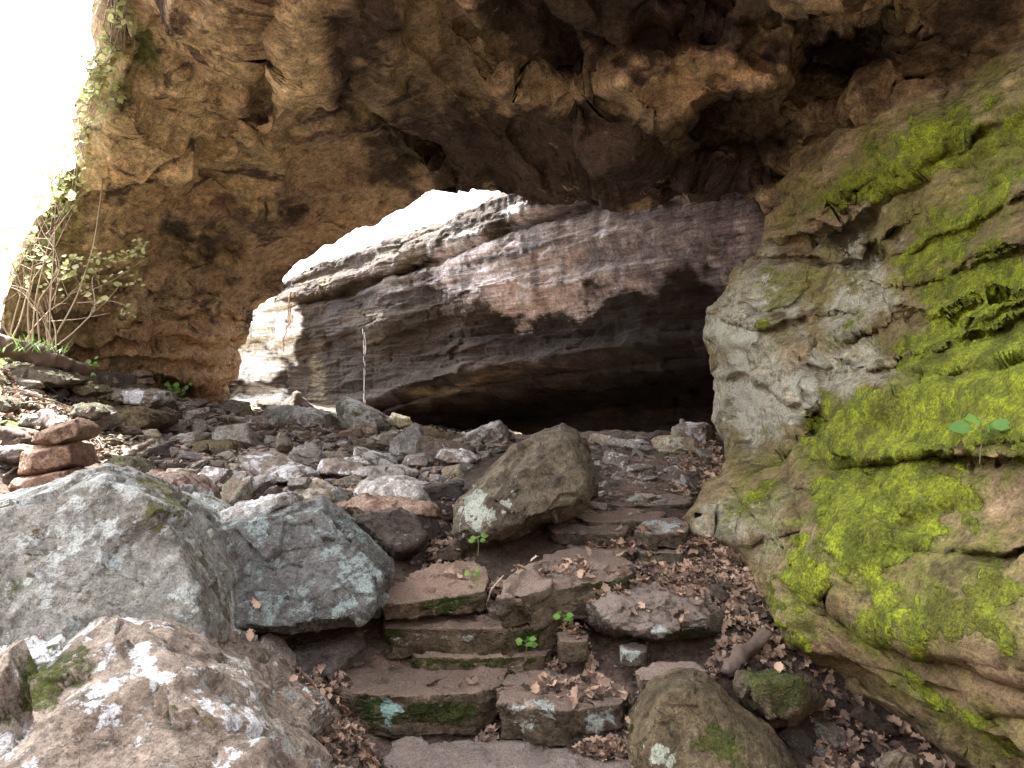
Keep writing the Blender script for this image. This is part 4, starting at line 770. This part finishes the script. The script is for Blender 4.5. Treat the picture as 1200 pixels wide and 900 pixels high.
# ------------------------------------------------------------------ supports for leaves and plants
def bvh(lst):
    vs, fs, b = [], [], 0
    for V, f in lst:
        vs += V.tolist(); fs += (f+b).tolist(); b += len(V)
    return BVHTree.FromPolygons(vs, fs)
near = [(V, f) for V, f in SOLID[1:]]
GB = [(V, f) for V, f in near if len(V) < 60000]
m_ = (np.abs(gv[:, 0]+1) < 7) & (gv[:, 1] > 1.5) & (gv[:, 1] < 12)
sub_f = gf[m_[gf].all(1)]
BV = bvh(GB+[(gv, sub_f)])
BA = bvh([ARCH]); BW = bvh([WALL]); BC = bvh([CLIFF])
def cast(B, px, py):
    d = Vector(P(px, py, 1)).normalized(); r = B.ray_cast(Vector((0, 0, 0)), d, 60); return r[0], r[1]
# --- leaf litter
def leafshape():
    h = [(0, 0), (.10, .12), (.26, .2), (.17, .32), (.30, .48), (.18, .58), (.22, .76), (.08, .84), (0, 1)]
    return h
def leaf_geo(L_, curl, fold):
    h = leafshape(); V = []; Fs = []
    for (x, y) in h:
        for s_ in (-1, 0, 1): V.append((s_*x*L_, (y-.5)*L_, 0))
    V = np.array(V, float); V[:, 2] = fold*np.abs(V[:, 0])+curl*((V[:, 1]/L_)**2)*L_+random.gauss(0, .25)*V[:, 0]*V[:, 1]/L_
    V += RNG.normal(size=V.shape)*L_*.035
    for i in range(len(h)-1):
        a = i*3; Fs += [(a, a+1, a+4, a+3), (a+1, a+2, a+5, a+4)]
    return V, np.array(Fs)
lz = [([(690, 660), (770, 630), (860, 650), (880, 700), (910, 770), (860, 800), (740, 790), (690, 770), (730, 700)], 2300), ([(590, 700), (690, 690), (700, 770), (640, 780)], 260), ([(300, 730), (440, 725), (450, 745), (390, 800), (440, 905), (330, 905), (340, 830), (270, 790)], 900),
      ([(500, 850), (740, 840), (740, 905), (600, 880)], 420), ([(830, 520), (850, 545), (830, 580), (790, 580), (800, 545)], 420), ([(640, 780), (735, 770), (740, 800), (700, 810)], 200), ([(0, 440), (120, 470), (110, 540), (0, 560)], 800),
      ([(440, 700), (600, 690), (600, 715), (450, 720)], 120), ([(250, 560), (520, 540), (480, 600), (250, 600)], 250), ([(880, 770), (960, 800), (1150, 880), (1100, 905), (930, 905)], 330), ([(500, 650), (560, 640), (570, 665), (500, 672)], 100)]
LV, LF, b0 = [], [], 0
for poly, cnt in lz:
    w = np.array([hit(a, b)[:2] for a, b in poly]); lo, hi = w.min(0), w.max(0); k = t_ = 0
    while k < cnt and t_ < cnt*12:
        t_ += 1; x, y = random.uniform(lo[0], hi[0]), random.uniform(lo[1], hi[1])
        if polysd(np.array([x]), np.array([y]), [tuple(q) for q in w])[0] < -.05*random.random(): continue
        if perlin(np.array([[x*2.2, y*2.2, 3.]]))[0] < -.12 and random.random() < .75: continue
        r = BV.ray_cast(Vector((x, y, float(ground(x, y, False)[0])+.30)), Vector((0, 0, -1)))
        if r[0] is None or abs(r[1].z) < .55: continue
        if r[0].z > float(ground(x, y, False)[0])+.07 and random.random() < .95: continue
        L_ = random.uniform(.03, .08); V, f = leaf_geo(L_, random.gauss(.35, .35), random.gauss(.25, .4))
        Rm = np.array((Vector((0, 0, 1)).rotation_difference(r[1] if r[1].z > 0 else -r[1])).to_matrix())
        V = rot(rot(rot(V, 'Y', random.gauss(0, 24)), 'X', random.gauss(0, 24)), 'Z', random.uniform(0, 360))@Rm.T
        LV.append(V+np.array(r[0])+[0, 0, random.uniform(.006, .035)]); LF.append(f+b0); b0 += len(V); k += 1
tag(link('leaf_litter', mesh_np('leaf_litter', np.concatenate(LV), np.concatenate(LF), M['leaf_litter'])), 'curled brown dead leaves heaped over steps and path', 'dead leaves', kind='stuff')
# ------------------------------------------------------------------ tubes: branches, roots, logs
def tube(path, rad, seg=7, wob=0.):
    p = np.array(path, float); n = max(8, len(p)*(14 if wob else 6)); u = np.linspace(0, len(p)-1, n); i = np.arange(len(p))
    q = smooth1(np.stack([np.interp(u, i, p[:, k]) for k in range(3)], 1), 3); q[0] = p[0]; q[-1] = p[-1]
    r = np.interp(u, np.linspace(0, len(p)-1, len(rad)), rad)
    if wob: q = q+np.stack([perlin(q*6+k*31) for k in range(3)], 1)*wob
    T = np.gradient(q, axis=0); T /= np.linalg.norm(T, axis=1)[:, None]+1e-9; up = np.array([.31, .2, .93])
    A = np.cross(T, up); A /= np.linalg.norm(A, axis=1)[:, None]+1e-9; B = np.cross(T, A)
    a = np.linspace(0, 2*np.pi, seg, endpoint=False)
    rr = r[:, None]*np.ones(seg); 
    if wob: rr = rr*(1+.55*fbm(np.stack([np.repeat(u*3.1, seg), np.tile(np.cos(a)*1.2, n), np.tile(np.sin(a)*1.2, n)+r.sum()], 1), 4).reshape(n, seg))
    V = (q[:, None]+(A[:, None]*np.cos(a)[None, :, None]+B[:, None]*np.sin(a)[None, :, None])*rr[:, :, None]).reshape(-1, 3)
    f = gridfaces(n, seg, True); V = np.concatenate([V, [q[0], q[-1]]])
    cap = [[len(V)-2, (k+1) % seg, k, k] for k in range(seg)]+[[len(V)-1, (n-1)*seg+k, (n-1)*seg+(k+1) % seg, (n-1)*seg+(k+1) % seg] for k in range(seg)]
    return V, f, np.array(cap)
class Pack:
    def __init__(s): s.v, s.f, s.b = [], [], 0
    def add(s, V, f):
        f = np.asarray(f); 
        if f.shape[1] == 4: f = np.concatenate([f[:, [0, 1, 2]], f[:, [0, 2, 3]]])
        s.v.append(V); s.f.append(f+s.b); s.b += len(V)
    def tube(s, *a, **k):
        V, f, cap = tube(*a, **k); s.add(V, f); s.f.append(cap[:, :3]+s.b-len(V))
    def build(s, name, mat, parent=None, smooth=True, origin=None):
        V = np.concatenate(s.v); o0 = np.array(parent.location) if parent else (np.array(origin) if origin is not None else V.mean(0)*0)
        return link(name, mesh_np(name, V-o0, np.concatenate(s.f), M[mat], smooth=smooth), parent, None if parent else o0)
def blade(c, dirv, L_, w, droop=.3, up=(.1, -.75, .65)):
    """a small pointed oval leaf"""
    d = np.array(dirv, float); d /= np.linalg.norm(d); sd = np.cross(d, up); sd /= np.linalg.norm(sd)+1e-9; n = np.cross(sd, d)
    V = []
    for t, x in ((0, .05), (.2, .6), (.45, 1.), (.7, .75), (.88, .35), (1, .02)):
        for s_ in (-1, 0, 1): V.append(np.array(c)+d*t*L_+sd*s_*x*w+n*(abs(s_)*.25*w-droop*t*t*L_))
    F_ = []
    for i in range(5): a = i*3; F_ += [(a, a+1, a+4, a+3), (a+1, a+2, a+5, a+4)]
    return np.array(V), np.array(F_)
def seedling(px, py, d, h, nl, ls, label, name='seedling', B=None, lean=(0, 0)):
    b = P(px, py, d); e = empty(name, b); tag(e, label, 'seedling', 'green seedlings in the rock cracks')
    st = Pack(); lf = Pack(); top = b+[lean[0], lean[1], h]; st.tube([b-[0, 0, .03], (b+top)/2+[.004, 0, 0], top], [.0025, .0015], seg=5)
    for k in range(nl):
        a = k*2.4+px; t = .45+.55*(k+1)/nl; c = b+(top-b)*t; dv = np.array([math.cos(a), math.sin(a)*.7, .35]); s_ = ls*random.uniform(.75, 1.15)
        st.tube([c, c+dv*ls*.4], [.0015, .001], seg=4); lf.add(*blade(c+dv*ls*.4, dv+np.array([0, 0, -.15]), s_, s_*.4))
    st.build('stem', 'stem', e); lf.build('foliage', 'leaf', e)
seedling(560, 645, 4.3, .07, 6, .042, 'seedling at the foot of the egg shaped boulder')
seedling(553, 684, 3.98, .06, 6, .034, 'upper of two seedlings against the wedge shaped step')
seedling(556, 702, 3.92, .05, 5, .034, 'lower of two seedlings against the wedge shaped step')
seedling(660, 736, 3.72, .06, 7, .036, 'small upright seedling at the end of the long flat step slab')
seedling(616, 768, 3.66, .07, 6, .042, 'seedling in front of the low mossy riser')
h, nrm = cast(BW, 1148, 532); seedling(1148, 534, h[1]-.02, .11, 6, .075, 'big leaved seedling growing from the bright moss of the wall', lean=(-.01, -.03))
def bush(name, label, cat, pts, stem_mat='stem', leaf_mat='leaf', n=60, ls=.05, spread=.12, base=None, w=.4, nodrop=False):
    e = empty(name, base if base is not None else pts[0][0][0]); tag(e, label, cat); st = Pack(); lf = Pack()
    for path, r in pts: st.tube(path, [r, r*.3], seg=5)
    for k in range(n):
        path, r = random.choice(pts); p = np.array(path); t = random.uniform(.35, 1)*(len(p)-1); i = min(int(t), len(p)-2); c = p[i]+(p[i+1]-p[i])*(t-i)
        c = c+RNG.normal(size=3)*spread; dv = RNG.normal(size=3)*[1, .8, .5]; s_ = ls*random.uniform(.6, 1.2); lf.add(*blade(c, dv, s_, s_*w, .2))
    st.build('stem', stem_mat, e); lf.build('foliage', leaf_mat, e); return e
b = hit(206, 476); b = P(206, 474, 10.5)
bush('leafy_plant', 'bright green leafy plant beside the dark rocks at the pillar foot', 'plant', [([b+[0, 0, -.1], b+[.02, 0, .12], b+[dx, 0, .22]], .008) for dx in (-.08, 0, .1)], n=46, ls=.085, spread=.07)
b = P(88, 436, 8.9)
bush('leafy_plant', 'low green plant at the end of the mossy log under the bare shrub', 'plant', [([b+[0, 0, -.08], b+[dx, 0, .03], b+[dx*2, 0, .03]], .006) for dx in (-.1, 0, .12)], n=36, ls=.07, spread=.06)
# bare shrub at the cliff foot on the far left
base = P(38, 412, 8.3); e = empty('bare_shrub', base); tag(e, 'bare tan stemmed shrub standing at the left edge against the arch', 'shrub')
tips = [(5, 250, 8.0), (20, 270, 8.1), (42, 262, 8.3), (28, 215, 8.2), (66, 175, 8.5), (72, 300, 8.4), (84, 250, 8.6), (100, 330, 8.6), (112, 170, 8.9), (120, 310, 8.9), (3, 300, 7.9), (15, 330, 8.0)]
roots_ = [(8, 404), (22, 408), (36, 412), (48, 412), (58, 415), (66, 412)]; tw_ = Pack(); lf = Pack()
for k, tp in enumerate(tips):
    stp = Pack(); r0 = roots_[k % 6]; a = P(r0[0], r0[1]+6, 8.3); c = P(*tp); mid = (a+c)/2+RNG.normal(size=3)*[.14, .1, .05]; q1 = (a+mid)/2+RNG.normal(size=3)*.06
    stp.tube([a, q1, mid, (mid+c)/2+RNG.normal(size=3)*.06, c], [.011, .008, .005, .002], seg=6)
    for j in range(5):
        t = random.uniform(.35, .9); s0 = a+(mid-a)*t*2 if t < .5 else mid+(c-mid)*(t-.5)*2
        s1 = s0+np.array([random.gauss(0, .25), random.gauss(0, .1), random.uniform(.05, .45)]); stp.tube([s0, (s0+s1)/2+RNG.normal(size=3)*.03, s1], [.005, .002], seg=4)
        if k in (4, 5, 6, 8, 9):
            for _ in range(4): dv = RNG.normal(size=3)*[1, .6, .4]; L_ = random.uniform(.05, .09); lf.add(*blade(s1+RNG.normal(size=3)*.07, dv, L_, L_*.45, .2))
    stp.build('stem', 'twig', e)
lf.build('foliage', 'leaf_pale', e)
# leafy branch hanging over the pillar
hb = [(62, 400), (90, 350), (110, 290), (120, 220), (118, 170)]
br = [P(a, b_, 8.9) for a, b_ in hb]; side = [[P(95, 345, 8.9), P(130, 330, 8.9), P(175, 300, 8.8)], [P(108, 300, 8.9), P(140, 308, 8.8), P(165, 290, 8.7)], [P(90, 355, 8.9), P(130, 352, 8.8), P(160, 362, 8.7)]]
e = empty('sapling', br[0]); tag(e, 'thin sapling with fresh green leaves in front of the arch pillar', 'sapling')
pk = Pack(); pk.tube(br, [.014, .01, .004], seg=6); pk.build('stem', 'twig', e); pk = Pack(); lf = Pack()
for s_ in side: pk.tube(s_, [.006, .002], seg=5)
pk.build('branch', 'twig', e)
cl = [(125, 300, 16, 9, 26), (150, 300, 14, 8, 28), (165, 288, 10, 6, 16), (112, 310, 14, 12, 16), (155, 332, 12, 6, 14), (150, 364, 12, 5, 14), (105, 330, 18, 12, 12), (160, 294, 8, 6, 12), (95, 316, 16, 20, 14), (70, 340, 16, 14, 10), (118, 348, 14, 8, 10), (140, 318, 16, 8, 10)]
for cx_, cy_, rx_, ry_, n_ in cl:
    for _ in range(int(n_*.6)):
        c = P(cx_+random.gauss(0, rx_*.6), cy_+random.gauss(0, ry_*.6), 8.85+random.gauss(0, .08)); dv = RNG.normal(size=3)*[1, .6, .35]; L_ = random.uniform(.035, .065); lf.add(*blade(c, dv, L_, L_*.42, .2))
lf.build('foliage', 'leaf_pale', e)
# ivy draped down the outer edge of the arch
def ivy(label, reg, n, mat='leaf_pale'):
    pts = []; lf = Pack(); st = Pack(); tries = 0
    while len(pts) < n and tries < n*12:
        tries += 1; cx_, cy_, rx_, ry_ = random.choice(reg); px, py = cx_+random.gauss(0, rx_*.5), cy_+random.gauss(0, ry_*.5)
        h_, nm = cast(BA, px, py)
        if h_ is None or h_[1] > 12: continue
        h_ = np.array(h_); h_[1] -= random.uniform(.02, .28); h_[0] -= random.uniform(0, .12); pts.append(h_)
    if not pts: return
    e = empty('climbing_vine', min(pts, key=lambda q: q[2])); tag(e, label, 'vine', 'vines on the outer edge of the arch')
    o = sorted(pts, key=lambda q: -q[2])
    for k in range(7):
        sub_ = o[k::7][::max(1, len(o)//60)][:14]
        if len(sub_) > 3: st.tube(sub_, [.006, .003], seg=4)
    st.build('stem', 'twig', e)
    for p_ in pts:
        L_ = random.uniform(.035, .08); lf.add(*blade(p_, RNG.normal(size=3)*[1, .7, .5]+[0, 0, -.3], L_, L_*.5, .25))
    lf.build('foliage', mat, e)
ivy('yellow green vines hanging down the outer edge of the arch above the bare shrub', [(76, 225, 22, 40), (90, 250, 24, 40), (60, 290, 30, 30), (52, 320, 30, 30)], 300)
ivy('leafy vine tuft high on the outer edge of the arch', [(132, 90, 12, 26), (120, 120, 16, 30), (140, 110, 16, 40), (112, 160, 12, 30)], 170)
ivy('green vine fringe at the very top of the arch edge', [(155, 20, 10, 40), (165, 50, 10, 20), (150, 60, 10, 20)], 110)
# grass tuft on the bank
lf = Pack(); b = P(22, 412, 8.0)
for k in range(260):
    c = b+[random.gauss(0, .16), random.gauss(0, .2), -.03]; L_ = random.uniform(.08, .22); a = random.uniform(0, 6.28); dv = np.array([math.cos(a)*.6, math.sin(a)*.6, 1.])
    V, f = blade(c, dv, L_, .006, .5); lf.add(V, f)
o = lf.build('grass_tuft', 'grassblade', None, origin=b); tag(o, 'bright grass tuft at the foot of the bare shrub', 'grass', kind='stuff')
# logs and sticks
def log(name, label, pxs, rad, mat='deadwood', wob=.01, cat='log'):
    pk = Pack(); pth = [P(*a) for a in pxs]; pk.tube(pth, rad, seg=12, wob=wob); V = pk.v[0]; 
    o = pk.build(name, mat, None, origin=pth[0]); tag(o, label, cat); return o
log('fallen_log', 'long mossy fallen log lying down the left bank', [(-40, 396, 7.6), (30, 412, 7.9), (70, 426, 8.1), (104, 434, 8.4)], [.10, .09, .08, .05], 'deadwood', .03)
log('fallen_log', 'short dark log against the foot of the mossy wall', [(852, 786, 3.42), (874, 770, 3.48), (896, 742, 3.62)], [.022, .036, .026], 'deadwood', .045)
log('wood_stump', 'upright dead wood stub behind the short dark log', [(858, 748, 3.85), (862, 732, 3.86), (866, 712, 3.86)], [.036, .026, .012], 'deadwood', .03, 'wood')
log('stick', 'dark stick propped on the rubble behind the three stone stack', [(140, 540, 6.2), (160, 526, 6.4), (180, 516, 6.6)], [.028, .024, .018], 'greywood', .01, 'stick')
log('stick', 'broken pink brown branch end above the three stone stack', [(52, 484, 5.8), (60, 492, 5.6), (70, 502, 5.4)], [.04, .045, .04], 'greywood', .02, 'stick')
log('twig', 'thin bent twig rising beside the wedge shaped step', [(568, 714, 3.9), (576, 690, 3.92), (590, 674, 3.96)], [.004, .0035, .003], 'twig', .004, 'twig')
for k, (a, b_) in enumerate([((0, 470, 6.4), (60, 440, 7.2)), ((10, 452, 7.), (90, 468, 7.4)), ((20, 440, 7.8), (80, 452, 7.9)), ((0, 505, 5.5), (30, 540, 5.1)), ((5, 560, 4.9), (26, 520, 5.2)), ((100, 500, 6.8), (120, 520, 6.5))]):
    A_, B_ = P(*a), P(*b_)
    for q in (A_, B_): q[2] = ground(q[0], q[1])[0]+.04
    pk = Pack(); pk.tube([A_, (A_+B_)/2+[0, 0, .03], B_], [.009, .006], seg=6, wob=.02); o = pk.build('twig', 'greywood', None, origin=A_); tag(o, 'thin grey twig lying on the left bank', 'twig', 'twigs on the left bank')
# roots hanging over the far end of the cliff, and the trickle of water
def overcliff(px0, py0, px1, py1, gap, n=5):
    out = []
    for k in range(n):
        t = k/(n-1); h_, _ = cast(BC, px0+(px1-px0)*t, py0+(py1-py0)*t)
        if h_ is not None: out.append(np.array(h_)*(1-gap/np.linalg.norm(h_)))
    return out
pth = overcliff(343, 342, 332, 414, .35)
if len(pth) > 2:
    e = empty('hanging_roots', pth[-1]); tag(e, 'pale roots dangling over the far left end of the cliff', 'roots')
    for dx in (0., .05, -.04):
        pk = Pack(); q = [p_+np.array([dx+random.gauss(0, .03), 0, 0]) for p_ in pth]; pk.tube(q if dx == 0 else q[:3], [.035, .022, .01], seg=6, wob=.03); pk.build('root', 'root', e)
pth = overcliff(427, 336, 427, 468, .2, 9)
if len(pth) > 2:
    pk = Pack(); drops = np.array(pth)
    for k in range(26):
        j = random.random()**.6*(len(pth)-1); i = min(int(j), len(pth)-2); c = drops[i]+(drops[i+1]-drops[i])*(j-i)+[random.gauss(0, .02), 0, 0]
        pk.tube([c, c-[0, 0, random.uniform(.06, .22)]], [.005, .008, .003], seg=6)
    o = pk.build('water', 'water', None, origin=pth[-1]); tag(o, 'thin trickle of water falling down the cliff face', 'waterfall', kind='stuff')
# ------------------------------------------------------------------ light, sky, camera
SUN_EL, SUN_AZ = 56., -39.5   # azimuth from +Y toward +X
el, az = math.radians(SUN_EL), math.radians(SUN_AZ)
sd = Vector((math.sin(az)*math.cos(el), math.cos(az)*math.cos(el), math.sin(el)))
sun = bpy.data.lights.new('sun', 'SUN'); sun.energy = 4.; sun.angle = math.radians(.5); sun.color = (1, .95, .86)
so = bpy.data.objects.new('sun', sun); C.objects.link(so); so.rotation_euler = sd.to_track_quat('Z', 'Y').to_euler(); so.location = sd*50
w = bpy.data.worlds.new('World'); S.world = w; w.use_nodes = True; nt = w.node_tree; bg = nt.nodes['Background']
sky = nt.nodes.new('ShaderNodeTexSky'); sky.sky_type = 'NISHITA'; sky.sun_disc = False; sky.sun_elevation = el; sky.sun_rotation = az
sky.dust_density = 5.; sky.air_density = .8; sky.ozone_density = .6
hs = nt.nodes.new('ShaderNodeHueSaturation'); hs.inputs['Saturation'].default_value = .3; nt.links.new(sky.outputs[0], hs.inputs['Color'])
nt.links.new(hs.outputs[0], bg.inputs[0]); bg.inputs[1].default_value = .15
cam = bpy.data.cameras.new('camera'); co = bpy.data.objects.new('camera', cam); C.objects.link(co); co.rotation_euler = (math.radians(90), 0, 0)
cam.sensor_width = 36; cam.lens = F/1200*36; cam.clip_start = .05; cam.clip_end = 1500; S.camera = co
S.view_settings.view_transform = 'Standard'; S.view_settings.look = 'None'; S.view_settings.gamma = 1; S.view_settings.exposure = 3.1
S.cycles.use_denoising = True; S.cycles.denoising_prefilter = 'NONE'; S.cycles.denoising_input_passes = 'RGB_ALBEDO_NORMAL'; S.cycles.max_bounces = 6; S.cycles.diffuse_bounces = 4; S.cycles.adaptive_threshold = .02; S.cycles.use_light_tree = False
